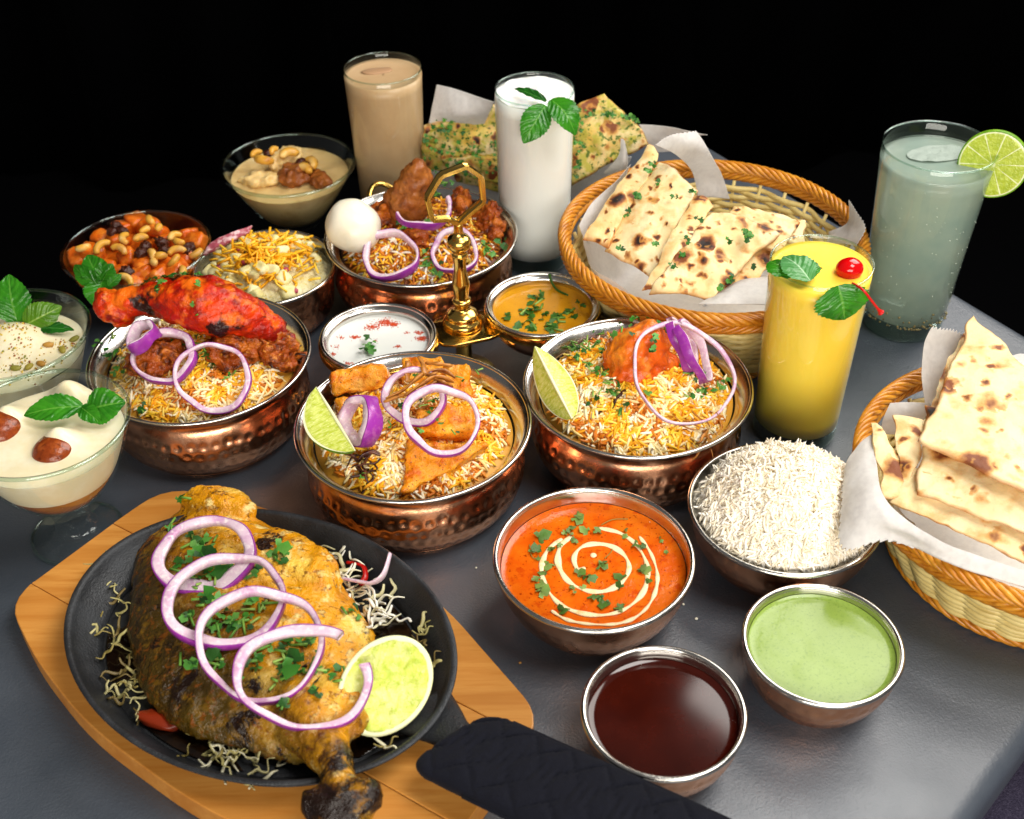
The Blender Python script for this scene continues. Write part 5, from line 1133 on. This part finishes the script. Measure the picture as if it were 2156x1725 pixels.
bread('naan_slice', 'scorched naan slice second from the left in the middle basket', [(760, 470, .124), (1000, 640, .120), (720, 1180, .082), (415, 1010, .085)], 'b', M_NAAN, .004, .0016, 2, gn, .008)
bread('naan_slice', 'long narrow naan slice third from the left in the middle basket', [(985, 665, .122), (1100, 730, .118), (800, 1260, .083), (668, 1240, .084)], 'b', M_NAAN, .004, .0014, 3, gn, .006)
bread('naan_slice', 'large blistered naan slice at the front of the middle basket', [(1080, 770, .118), (1500, 900, .106), (1080, 1305, .082), (705, 1270, .083)], 'b', M_NAAN, .004, .0020, 4, gn, .007)
bread('naan_slice', 'dark scorched naan piece at the back right of the middle basket', [(1205, 725, .112), (1610, 850, .102), (1490, 1040, .095), (1150, 900, .100)], 'b', M_NAAN, .004, .0022, 5, gn, .004)
bread('naan_slice', 'naan slice beside the mango glass in the middle basket', [(1380, 870, .100), (1560, 930, .096), (1300, 1290, .074), (1020, 1300, .074)], 'b', M_NAAN, .004, .0018, 6, gn, .004)
bread('naan_slice', 'scorched naan corner at the far right of the middle basket pile', [(1330, 760, .104), (1640, 830, .098), (1640, 990, .090), (1380, 960, .094)], 'b', M_NAAN, .004, .0022, 7, gn, .004)
rg = random.Random(81); V, F, C = [], [], []
for x, y, z, n in ((690, 515, .128, 4), (730, 480, .128, 4), (640, 680, .114, 6), (755, 595, .124, 3), (740, 960, .108, 3), (950, 940, .112, 3), (570, 775, .110, 3), (1280, 890, .118, 9), (1310, 920, .117, 7), (1140, 1215, .096, 4), (1210, 1185, .096, 4), (1000, 815, .122, 2), (900, 1020, .104, 2), (1190, 930, .117, 2), (860, 685, .123, 2), (530, 985, .098, 2), (1330, 1110, .102, 2), (850, 1085, .1, 2), (960, 640, .124, 3), (620, 650, .118, 3)):
    for _ in range(n): cori_leaf(za('b', x+rg.gauss(0, 10), y+rg.gauss(0, 10), z+.001), rg.uniform(.0025, .0048), Vector((rg.gauss(0, .3), -.6+rg.gauss(0, .2), .8)), rg.uniform(0, 6), rg, V, F, C)
tag(mesh_obj('naan_herbs', V, F, M_CORI, cols=C), 'coriander flecks on the middle basket naan', 'herbs', None, 'stuff')
def paper(label, ctrl, k, serr=None, nu=40, nv=60, seed=0, amp=.0012):
    g = sheet([[za(k, *q) for q in r] for r in ctrl], .0003, bump(amp, seed, 40), nu, nv, False, serrate=serr); return solo('paper_liner', label, 'paper', g[:2], M_PAPER, 'waxed paper liners')
# liner inside the middle basket
def bowl_paper(label, c, rad, h, R, cover, seed):
    V, F = [], []; nr, na = 14, 90
    for i in range(nr+1):
        for j in range(na):
            a = 2*math.pi*j/na; e = cover(a); s = i/nr*e
            if s <= .85: r = rad(.012)*.93*s/.85; z = .014
            else: q = (s-.85)/.5; z = .014+(h-.02)*min(q, 1.25); r = rad(min(z, h))-.0065-.0015
            w_ = .002*fbm((c[0]+r*math.cos(a), c[1]+r*math.sin(a), z), 40, seed); V.append((c[0]+(r+w_-.002)*math.cos(a), c[1]+(r+w_-.002)*math.sin(a), z+abs(w_)))
    for i in range(nr):
        for j in range(na): j2 = (j+1) % na; F.append((i*na+j, i*na+j2, (i+1)*na+j2, (i+1)*na+j))
    return solo('paper_liner', label, 'paper', (V, F), M_PAPER, 'waxed paper liners')
bowl_paper('white paper liner spread inside the middle basket under the naan', KM, radM, .09, .13, lambda a: 1.02+.30*max(0, math.cos(a-R_(200)))**.5+.05*math.sin(7*a), 1)
bowl_paper('white paper liner spread inside the right basket under the roti', KR, radR, .075, .13, lambda a: 1.05+.22*max(0, math.cos(a-R_(230)))+.05*math.sin(6*a), 2)
paper('serrated paper flap rising over the back rim of the middle basket', [[(735, 360, .165), (830, 300, .165), (980, 275, .155)], [(860, 420, .145), (960, 380, .145), (1060, 390, .138)], [(960, 520, .112), (1050, 520, .110), (1150, 560, .104)], [(1000, 680, .085), (1090, 680, .085), (1190, 690, .082)]], 'b', ('u0', .002, 14), seed=3)
paper('serrated paper corner at the right rim of the middle basket', [[(1915, 690, .108), (1960, 760, .106), (2015, 860, .104), (1960, 975, .092)], [(1900, 830, .092), (1900, 880, .09), (1880, 930, .086), (1870, 960, .082)], [(1790, 890, .078), (1790, 910, .076), (1780, 940, .074), (1770, 960, .07)]], 'b', ('u0', .0015, 16), seed=4)
paper('paper corner folded out at the front rim of the middle basket', [[(1000, 1330, .083), (1080, 1330, .086), (1250, 1330, .086), (1480, 1330, .088)], [(1080, 1280, .082), (1180, 1230, .084), (1290, 1180, .086), (1480, 1170, .088)], [(1120, 1250, .07), (1200, 1200, .07), (1300, 1170, .07), (1480, 1150, .07)]], 'b', seed=5)
paper('paper edge standing at the left inside of the middle basket', [[(590, 480, .118), (480, 600, .108), (350, 720, .1), (280, 850, .094)], [(560, 560, .1), (450, 690, .095), (360, 800, .09), (300, 900, .086)], [(560, 650, .085), (470, 760, .08), (400, 850, .075), (340, 960, .07)]], 'b', seed=6)
# right basket: roti
gr = 'plain roti in the right basket'
bread('roti', 'folded roti wedge lying on top in the right basket', [(750, 70, .128), (1130, 440, .122), (1120, 990, .108), (480, 685, .112)], 'd', M_ROTI, .0035, .0013, 11, gr, .005, 54, 54)
bread('roti', 'roti layer just under the top wedge in the right basket', [(520, 500, .108), (1150, 820, .102), (1140, 1190, .090), (472, 930, .094)], 'd', M_ROTI, .0032, .0014, 12, gr, .004, 54, 54)
bread('roti', 'lowest roti layer along the front of the right basket', [(445, 800, .094), (1100, 950, .090), (1120, 1330, .078), (335, 965, .083)], 'd', M_ROTI, .0032, .0014, 13, gr, .004, 54, 54)
bread('roti', 'upright roti fold at the left wall of the right basket', [(252, 578, .098), (318, 600, .099), (470, 960, .086), (325, 950, .086)], 'd', M_ROTI, .0032, .0010, 14, gr, .002)
bread('roti', 'small roti fold between the left fold and the top wedge', [(372, 560, .101), (515, 570, .103), (500, 760, .096), (440, 930, .089)], 'd', M_ROTI, .0032, .0010, 15, gr, .003)
bread('roti', 'thin roti edge behind the top wedge in the right basket', [(640, 260, .112), (735, 110, .118), (560, 560, .104), (500, 620, .102)], 'd', M_ROTI, .0035, .0010, 16, gr, .0)
paper('serrated paper flap standing behind the top roti wedge', [[(555, 115, .122), (610, 125, .12), (660, 130, .118), (705, 150, .116)], [(515, 200, .110), (570, 210, .108), (630, 220, .106), (670, 240, .104)], [(505, 350, .094), (550, 360, .09), (600, 380, .088), (630, 400, .086)], [(520, 490, .08), (550, 500, .076), (600, 510, .072), (640, 520, .07)]], 'd', ('u0', .0022, 10), seed=7)
paper('large curved paper sheet drooping over the left rim toward the rice', [[(258, 640, .094), (285, 780, .094), (330, 960, .092), (560, 1140, .088), (780, 1230, .084), (1100, 1330, .080)], [(215, 670, .092), (225, 800, .092), (280, 1000, .090), (500, 1150, .086), (760, 1280, .080), (1100, 1400, .074)], [(160, 740, .087), (165, 880, .086), (210, 1060, .084), (400, 1140, .082), (700, 1290, .078), (1100, 1410, .072)], [(130, 800, .082), (110, 960, .078), (115, 1205, .070), (330, 1165, .078), (640, 1250, .076), (1100, 1415, .070)]], 'd', ('u1', .0034, 34), seed=8, nv=150)
paper('paper fold inside the left of the right basket', [[(350, 490, .088), (430, 485, .088), (545, 490, .088)], [(320, 560, .08), (420, 560, .08), (540, 560, .08)], [(300, 640, .066), (400, 640, .066), (520, 640, .066)]], 'd', seed=9)
paper('torn paper edge at the far right behind the roti', [[(935, 262, .105), (985, 250, .106), (1060, 260, .106)], [(960, 330, .1), (1010, 330, .1), (1080, 330, .1)]], 'd', seed=10)
# back: herb bread on paper
gh = 'green herb bread behind the glasses'
paper('paper sheet spread under the green herb bread at the back', [[(880, 320, .060), (1010, 330, .060), (1210, 330, .060), (1330, 330, .060)], [(890, 375, .03), (1010, 395, .03), (1200, 400, .03), (1310, 380, .03)], [(900, 425, .004), (1020, 440, .004), (1180, 440, .004), (1290, 420, .004)]], 0, seed=11)
bread('herb_bread', 'green herb bread slab between the beige glass and the lassi', [(890, 268, .098), (1060, 218, .112), (1075, 395, .036), (890, 352, .048)], 0, M_HERBNAAN, .009, .0022, 21, gh, .003)
bread('herb_bread', 'second green herb bread layer below the left slab', [(930, 330, .066), (1090, 330, .066), (1080, 415, .026), (960, 380, .036)], 0, M_HERBNAAN, .008, .0020, 22, gh, .003)
bread('herb_bread', 'pointed green herb bread wedge right of the lassi glass', [(1190, 240, .112), (1275, 196, .128), (1372, 305, .094), (1190, 400, .044)], 0, M_HERBNAAN, .008, .0024, 23, gh, .005)
V, F, C = [], [], []
for i in range(330):
    if rg.random() < .5: u_, v_ = rg.random(), rg.random(); p = (890+170*u_, 262-45*u_+(100+60*u_)*v_, .1-.055*v_+.008)
    else: u_, v_ = rg.random(), rg.random(); p = (1200+150*u_, 235-30*math.sin(u_*2)+45*u_+(150-110*u_)*v_, .116-.06*v_+.006)
    cori_leaf(at(*p), rg.uniform(.0015, .0042), Vector((rg.gauss(0, .3), -.7, .7)), rg.uniform(0, 6), rg, V, F, C)
tag(mesh_obj('herb_bread_topping', V, F, M_CORI, cols=C), 'chopped green herbs on the back bread', 'herbs', None, 'stuff')
paper('serrated paper corner standing between the beige glass and the lassi', [[(918, 178, .135), (960, 188, .135), (1040, 215, .13)], [(908, 225, .115), (960, 240, .115), (1030, 240, .115)], [(900, 268, .095), (960, 265, .095), (1020, 260, .1)]], 0, ('v0', .0016, 18), seed=12)
paper('grey paper fold right of the pointed herb bread', [[(1345, 262, .112), (1400, 266, .112), (1490, 285, .108)], [(1360, 290, .1), (1410, 290, .1), (1470, 288, .104)], [(1360, 320, .085), (1410, 320, .085), (1450, 310, .09)]], 0, seed=13)
paper('pointed paper fold between the herb bread and the basket', [[(1308, 292, .108), (1316, 300, .106), (1322, 345, .09)], [(1300, 330, .092), (1310, 345, .088), (1320, 360, .08)], [(1270, 365, .07), (1290, 370, .068), (1310, 375, .066)]], 0, seed=14)

# ---------------------------------------------------------------- wooden board, iron plate
BD_ = [(-.338, -.215), (-.256, -.104), (-.18, -.127), (-.11, -.170), (-.05, -.221), (.0160, -.318), (-.058, -.430), (-.13, -.400), (-.185, -.3715), (-.26, -.316), (-.305, -.265)]
out = rounded_poly(BD_, [.022, .026, .03, .03, .03, .022, .022, .03, .03, .03, .02], 5)
ax = Vector((math.cos(R_(-33)), math.sin(R_(-33)))); pv = Vector((-ax.y, ax.x)); cv = Vector((-.16, -.26)).dot(pv)
def clip(P, lo, hi):
    for s, lim in ((1, lo), (-1, -hi)):
        Q = []
        for i in range(len(P)):
            a, b = P[i-1], P[i]; da, db = a.dot(pv)*s-lim, b.dot(pv)*s-lim
            if da >= 0: Q.append(a)
            if (da >= 0) != (db >= 0): Q.append(a+(b-a)*(da/(da-db)))
        # keep order: a belongs before b
        P = Q
    return P
wb = thing('wooden_board', 'honey coloured wooden board under the iron plate', 'board', (-.16, -.26, 0))
for lo, hi in ((-1, cv-.040), (cv-.0397, cv+.030), (cv+.0303, 1)):
    P_ = clip([Vector(p) for p in out], lo, hi)
    Q = [P_[0]]
    for p in P_[1:]:
        if (p-Q[-1]).length > .0015: Q.append(p)
    mesh_obj('plank', *slab_poly(Q, 0.0, .018, .0008, 2), M_WOOD, wb, smooth=False)
PCX, PCY, PA, PBX, PRT = -.160, -.2667, .1331, .1007, R_(-32.7)
ip = thing('iron_plate', 'oval black cast iron sizzler plate on the wooden board', 'plate', (PCX, PCY, .0185))
pr = smooth_prof([(.01, .0190), (.80, .0190), (.84, .0195), (.95, .034), (.985, .0405), (1.0, .042), (.992, .0432), (.968, .0425), (.935, .0360), (.835, .0235), (.78, .0225), (.01, .0225)], 4)
mesh_obj('dish', *lathe([(r*.12, z) for r, z in pr], (PCX, PCY, 0), 110, PA/.12, PBX/.12, PRT), M_IRON, ip)
hA = za(2, 1990, 1150, .040); hB = za(2, 2300, 1330, .045); hC = at(1180, 1640, .05)
hdir = (hB-hA).normalized(); hs = Vector((-hdir.y, hdir.x, 0)).normalized()
hpts = [za(2, 1950, 1065, .0300), za(2, 2050, 1140, .0365), za(2, 2140, 1205, .0395), za(2, 2300, 1300, .0405), at(1180, 1668, .0425), at(1300, 1724, .0435)]
mesh_obj('handle', *tube(spline(hpts, 6), lambda t: (.0115+.012*max(0, 1-t*2.6)**1.3, .0042), 12, up0=(0, 0, 1)), M_IRON, ip)
# pan juices
def zj(x, y): return .0232+.0002*fbm((x, y, 0), 60, 1, 2)
for lab, q, r, s in (('dark glossy juice pooled at the left of the iron plate', (500, 850), (.034, .026), .6), ('dark glossy juice at the bottom of the iron plate', (900, 1270), (.046, .012), -.55), ('dark glossy juice at the right of the iron plate', (1850, 700), (.028, .018), -1.0), ('dark glossy juice beneath the squeezed lime', (1720, 1230), (.022, .012), -.6)):
    c = za(2, *q, .0232); V, F = disc((c.x, c.y), 1, zj, 6, 60, 1, 1); V = [(c.x+((vx-c.x)*r[0]*math.cos(s)-(vy-c.y)*r[1]*math.sin(s))*(1+.25*nz((vx*3, vy*3, 0), 1, s)), c.y+((vx-c.x)*r[0]*math.sin(s)+(vy-c.y)*r[1]*math.cos(s))*(1+.25*nz((vx*3, vy*3, 0), 1, s)), .0234+.0004*(1-min(1, (vx-c.x)**2+(vy-c.y)**2))) for vx, vy, vz in V]
    def keep(v):
        dx, dy = v[0]-PCX, v[1]-PCY; u_ = (dx*math.cos(PRT)+dy*math.sin(PRT))/PA; w_ = (-dx*math.sin(PRT)+dy*math.cos(PRT))/PBX; k = math.hypot(u_, w_)
        return (PCX+dx*.815/k, PCY+dy*.815/k, v[2]) if k > .815 else v
    V = [keep(v) for v in V]
    solo('pan_juice', lab, 'sauce', (V, F), M_SAUCE, 'dark juices in the iron plate')
# the big charred leg
OUT = [(950, 70), (1060, 75), (1140, 120), (1230, 170), (1330, 230), (1480, 345), (1600, 470), (1700, 610), (1755, 700), (1740, 830), (1690, 980), (1640, 1120), (1560, 1250), (1430, 1300), (1250, 1275), (1100, 1235), (930, 1185), (800, 1125), (700, 1040), (645, 950), (600, 800), (580, 640), (590, 480), (640, 300), (760, 170), (860, 100)]
pts = [za(2, x, y, .036) for x, y in OUT]; po_ = spline([(p.x, p.y, 0) for p in pts], 4, True)
cen = Vector((sum(p.x for p in po_)/len(po_), sum(p.y for p in po_)/len(po_), 0)); V, F = [], []; n = len(po_); NR = 16
for s in range(NR+1):
    q = s/NR
    for p in po_:
        d = p-cen; k = 1-q; w_ = cen+d*k; z = .029+.027*(1-k**2.6)**.62; V.append((w_.x, w_.y, z))
for s in range(NR+1):
    q = s/NR
    for p in po_: d = p-cen; k = 1-(1-q); w_ = cen+d*k; V.append((w_.x, w_.y, .030-.0065*(1-k**3)**.5))
for s in range(NR*2+1):
    for i in range(n): F.append((s*n+i, s*n+(i+1) % n, (s+1)*n+(i+1) % n, (s+1)*n+i))
bone = [za(2, 1440, 1080, .042), za(2, 1510, 1230, .042), za(2, 1560, 1340, .046), za(2, 1590, 1440, .050), za(2, 1610, 1520, .050)]
br = [.019, .0145, .0105, .0105, .012]
def bvr(t): x = t*4; i = min(int(x), 3); return br[i]+(br[i+1]-br[i])*(x-i)
geo = join((V, F), tube(spline(bone, 6), bvr, 18), blob(za(2, 1680, 1475, .050), (.0125, .011, .011), None, .25, 1.8, 1), blob(za(2, 1520, 1510, .046), (.0125, .011, .011), None, .25, 1.8, 2), blob(za(2, 1600, 1570, .044), (.016, .012, .011), None, .25, 1.8, 3), blob(za(2, 1020, 120, .044), (.028, .015, .012), rotm(0, 0, -.35), .25, 1.5, 4),
           blob(za(2, 1330, 420, .044), (.045, .028, .012), rotm(0, 0, -.7), .2, 1.2, 5), blob(za(2, 1500, 1050, .045), (.03, .03, .013), rotm(0, 0, -.7), .2, 1.2, 6))
g = remesh(geo, .0021, lambda v, nn: .0020*fbm(v, 38, 4)+.0009*fbm(v, 170, 2, 2), 3)
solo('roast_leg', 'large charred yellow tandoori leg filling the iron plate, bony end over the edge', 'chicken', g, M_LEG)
# height of the leg for garnish
LV = np.array(g[0]); 
def zLeg(x, y):
    d = (LV[:, 0]-x)**2+(LV[:, 1]-y)**2; i = np.where(d < .0035**2)[0]
    return float(LV[i, 2].max()) if len(i) else .024
go = 'red onion rings'
ring_px('wide banded onion ring at the top of the charred leg', 2, 730, 1190, 165, 535, .060, .0055, .0085, seed=20, roll=-3)
ring_px('second onion ring down on the charred leg, linked through the topmost', 2, 780, 1325, 335, 785, .0655, .006, .0058, seed=21, roll=2)
ring_px('third onion ring down on the charred leg', 2, 925, 1510, 495, 1030, .0665, .006, .0044, seed=22, roll=4)
c = za(2, 1420, 915, .067); onion_ring('cut open onion ring beside the squeezed lime on the charred leg', c, .0325, (.10, -.35, .93), .006, .0052, oval=1.18, spin=60, group=go, seed=23, arc=(-20, 300))
rg = random.Random(91); sp_ = [(940, 280), (980, 300), (900, 320), (1010, 400), (960, 380), (1040, 420), (980, 570), (920, 570), (1050, 580), (1060, 640), (1110, 660), (1020, 690), (1160, 680), (1200, 640), (1230, 600), (1090, 700), (1190, 740), (1060, 790), (1030, 850), (1160, 880), (1190, 830), (1230, 790), (1300, 790), (1340, 830), (1400, 760), (1370, 840), (1330, 900), (1300, 920), (1400, 880), (1450, 960), (1340, 1040), (1540, 940), (1440, 760), (1310, 330), (1290, 360), (820, 400), (860, 100), (810, 210), (1660, 620), (1180, 580), (880, 640), (880, 850), (1290, 740), (1420, 740), (1500, 880), (930, 470), (970, 460), (1170, 440)]
herbs('chopped_coriander', 'chopped green coriander scattered on the charred leg', [on(2, x, y, zLeg) for x, y in sp_], zLeg, .0052, rg, 4, .0036, .35, lift=.0012)
V, F, C = [], [], []
for x, y in ((960, 390), (1000, 410), (1040, 430), (980, 430), (930, 380), (1300, 340), (1030, 830), (1160, 890), (1330, 905), (1390, 880), (970, 575)):
    p = on(2, x, y, zLeg); cori_leaf(p+Vector((0, 0, .006)), rg.uniform(.008, .011), Vector((rg.gauss(0, .3), rg.gauss(-.2, .3), 1)), rg.uniform(0, 6), rg, V, F, C)
tag(mesh_obj('coriander_leaves', V, F, M_CORI, cols=C), 'larger coriander leaves among the onion rings on the charred leg', 'herbs', None, 'stuff')
# squeezed lime half
c = za(2, 1800, 960, .054); n = Vector((.22, -.62, .75)).normalized(); t1 = Vector((.55, .55, .35)); t1 = (t1-n*t1.dot(n)).normalized(); t2 = n.cross(t1)
lh = thing('lime_half', 'squeezed lime half leaning on the right of the charred leg', 'lime', c); rx, ry = .0252, .0312
V, F = [], []; N = 60; K = 12
for j in range(K+1):
    q = j/K*math.pi/2
    for i in range(N): a = 2*math.pi*i/N; V.append(tuple(c+(t2*math.cos(a)*rx+t1*math.sin(a)*ry)*math.cos(q)-n*math.sin(q)*.021))
for j in range(K):
    for i in range(N): F.append((j*N+i, (j+1)*N+i, (j+1)*N+(i+1) % N, j*N+(i+1) % N))
mesh_obj('rind', V, F, mat('yellow_rind', lin('#c9c45a'), .4, layers=((60, lin('#dcd68a'), .45, .7),), bump=((600, .3, 2, .001),)), lh)
V, F = [tuple(c-n*.002)], []
for j in range(1, 15):
    for i in range(N):
        a = 2*math.pi*i/N; k = j/14*.9; p = c+(t2*math.cos(a)*rx+t1*math.sin(a)*ry)*k; V.append(tuple(p+n*(.0022*fbm(p, 130, 3)-.0012*(1-k)+.0006)))
for i in range(N): F.append((0, 1+i, 1+(i+1) % N))
for j in range(13):
    for i in range(N): F.append((1+j*N+i, 1+(j+1)*N+i, 1+(j+1)*N+(i+1) % N, 1+j*N+(i+1) % N))
pulp_ = mesh_obj('pulp', V, F, M_LIMEMASH, lh)
V, F = [], []
for k, z in ((.885, .0002), (.94, .0010), (.99, .0006), (1.002, -.0006)):
    for i in range(N): a = 2*math.pi*i/N; V.append(tuple(c+(t2*math.cos(a)*rx+t1*math.sin(a)*ry)*k+n*z))
for j in range(3):
    for i in range(N): F.append((j*N+i, (j+1)*N+i, (j+1)*N+(i+1) % N, j*N+(i+1) % N))
mesh_obj('pith', V, F, M_LIMEP, pulp_)
# cabbage shreds
def shreds(name, label, spots, rg, cols_, z0=.026, L=.012, r=.0012, per=6, spread=.006):
    V, F, C = [], [], []
    for x, y in spots:
        b = za(2, x, y, z0)
        for _ in range(per):
            p = b+Vector((rg.gauss(0, spread), rg.gauss(0, spread), rg.uniform(-.001, .004))); d = Vector((rg.gauss(0, 1), rg.gauss(0, 1), 0)).normalized(); pts = []
            l = L*rg.uniform(.6, 1.5)
            for j in range(6): pts.append(p+d*l*(j/5-.5)+Vector((-d.y, d.x, 0))*rg.gauss(0, .0016)+Vector((0, 0, .0025*math.sin(j*1.3+_)+rg.uniform(0, .0015))))
            v, f = tube(spline(pts, 3), lambda t: r*(.6+.5*math.sin(math.pi*t)), 6, flat=.5); k = len(V); V += v; F += [tuple(q+k for q in g) for g in f]; C += [lin(rg.choice(cols_))]*len(v)
    return tag(mesh_obj(name, V, F, M_CABBAGE, cols=C), label, 'cabbage', None, 'stuff')
rg = random.Random(95); pale = ('#dcd6b4', '#e6e2cc', '#cfc89c', '#eeeadc'); dull = ('#a39a62', '#8a7c44', '#b5ad7c', '#6a5a30')
shreds('cabbage_shreds', 'limp browned cabbage shreds along the left of the charred leg', [(520, 400), (510, 500), (530, 560), (540, 640), (540, 700), (420, 740), (560, 780), (600, 860), (540, 960), (600, 960), (560, 1030), (620, 1010), (600, 1060), (650, 950)], rg, dull, per=3, r=.0010, L=.016)
shreds('cabbage_shreds', 'pale cabbage shreds along the front edge of the iron plate', [(940, 1250), (980, 1280), (1040, 1270), (1100, 1290), (1180, 1310), (1010, 1320), (1080, 1330), (1240, 1330)], rg, dull[:3]+pale[:1], per=3, r=.0010, L=.016)
shreds('cabbage_shreds', 'fresh white cabbage shreds right of the charred leg', [(1460, 280), (1580, 390), (1620, 420), (1650, 470), (1600, 450), (1680, 500), (1720, 560), (1750, 600), (1700, 540), (1800, 640), (1780, 670), (1560, 380), (1640, 520), (1690, 570)], rg, pale, per=3, z0=.031, r=.0014, L=.018)
shreds('cabbage_shreds', 'thin cabbage shreds beside the squeezed lime', [(1950, 760), (1960, 700), (1990, 850), (1940, 800), (1860, 1200), (2010, 840)], rg, dull+pale[:1], per=3, z0=.030)
solo('onion_slice', 'curved pale onion sliver sticking up over the right plate rim', 'onion', tube(spline([za(2, 1600, 460, .034), za(2, 1680, 475, .038), za(2, 1740, 480, .042), za(2, 1790, 440, .047), za(2, 1820, 345, .052)], 6), lambda t: (.0024+.002*math.sin(math.pi*t), .0012), 8), M_ONION)
solo('red_pepper_slice', 'glossy red pepper slice under the cabbage at the plate right', 'pepper', tube(spline([za(2, 1620, 385, .033), za(2, 1690, 400, .034), za(2, 1705, 450, .034), za(2, 1680, 490, .033)], 6), lambda t: (.0022, .0012), 8), M_CHILI)
solo('tomato_scrap', 'dark red tomato scrap under the left edge of the charred leg', 'tomato', blob(za(2, 740, 1120, .026), (.014, .006, .003), rotm(0, .1, -.3), .2, 2, 5, 3), mat('tomato', lin('#8a2c10'), .3, coat=.3))
# black padded handle cover
mp_ = [at(948, 1560, .041), at(1060, 1612, .042), at(1180, 1668, .043), at(1300, 1724, .044), at(1420, 1780, .045), at(1560, 1848, .045)]
hc = thing('handle_cover', 'black quilted fabric cover over the iron plate handle', 'handle cover', (mp_[2].x, mp_[2].y, .030))
cl_ = spline(mp_, 30); NU, NV = len(cl_), 64; d_ = (mp_[5]-mp_[0]).normalized(); s_ = Vector((-d_.y, d_.x, 0)).normalized(); V = []
for i in range(NU):
    t = i/(NU-1); e = min(1, .72+math.sqrt(min(1, t*14))*.28); L_ = (cl_[i]-mp_[0]).length
    for j in range(NV):
        a = 2*math.pi*j/NV; cs_, sn_ = math.cos(a), math.sin(a); hw = .0275*e; w_ = hw*math.copysign(abs(cs_)**.7, cs_); hh = .0082*e*math.copysign(abs(sn_)**.8, sn_)
        q1 = ((L_+w_)/.024) % 1; q2 = ((L_-w_)/.024) % 1; gr_ = max(max(0, 1-abs(q1-.5)/.09), max(0, 1-abs(q2-.5)/.09))
        p = cl_[i]+s_*w_+Vector((0, 0, hh)); up_ = Vector((0, 0, 1 if sn_ > 0 else -1)); V.append(tuple(p+up_*(-.0026*gr_*abs(sn_)+.0012*fbm(p, 60, 2))+d_*(w_*.42)*(1-min(1, t*1.5))))
F = [(i*NV+j, i*NV+(j+1) % NV, (i+1)*NV+(j+1) % NV, (i+1)*NV+j) for i in range(NU-1) for j in range(NV)]+[tuple(range(NV))[::-1]]
pad_ = mesh_obj('pad', V, F, M_MITT, hc)
d_ = (mp_[3]-mp_[0]).normalized(); s_ = Vector((-d_.y, d_.x, 0)).normalized()
for sg in (1, -1): mesh_obj('seam', *tube([p+s_*sg*(.0275) for p in spline(mp_, 4)[3:]], .0016, 6), M_MITT, pad_)

# crumbs on the table and bubbles on the sauces
rg = random.Random(99); V, F, C = [], [], []
for x, y in ((955, 798), (1010, 860), (60, 640), (1180, 1420), (250, 1050)):
    p = za(5, x, y, .0006); v, f = blob(p, (rg.uniform(.0006, .0014),)*2+(.0006,), None, .4, 2, x, 2); k = len(V); V += v; F += [tuple(i+k for i in g) for g in f]; C += [lin(rg.choice(('#e8e2cc', '#d8c89a', '#b98a4a')))]*len(v)
tag(mesh_obj('crumbs', V, F, M_VEG, cols=C), 'tiny bread and rice crumbs on the grey table', 'crumbs', None, 'stuff')
V, F = [], []
for c_, R_i, z_, a0, a1, n_ in ((BB, .0425, .0346, -.5, .5, 9), (BB, .0425, .0346, 1.2, 2.2, 5), (BO, .0585, .0388, .3, 2.6, 16), (BG, .0440, .0374, 1.4, 2.4, 8)):
    for _ in range(n_):
        a = rg.uniform(a0, a1); r = R_i-rg.random()**2*.002; s = rg.uniform(.0003, .0007); v, f = ico(2); k = len(V); V += [(c_[0]+r*math.cos(a)+q.x*s, c_[1]+r*math.sin(a)+q.y*s, z_+q.z*s) for q in v]; F += [tuple(i+k for i in g) for g in f]
tag(mesh_obj('sauce_bubbles', V, F, M_GLASS), 'tiny bubbles along the edges of the sauces', 'bubbles', None, 'stuff')
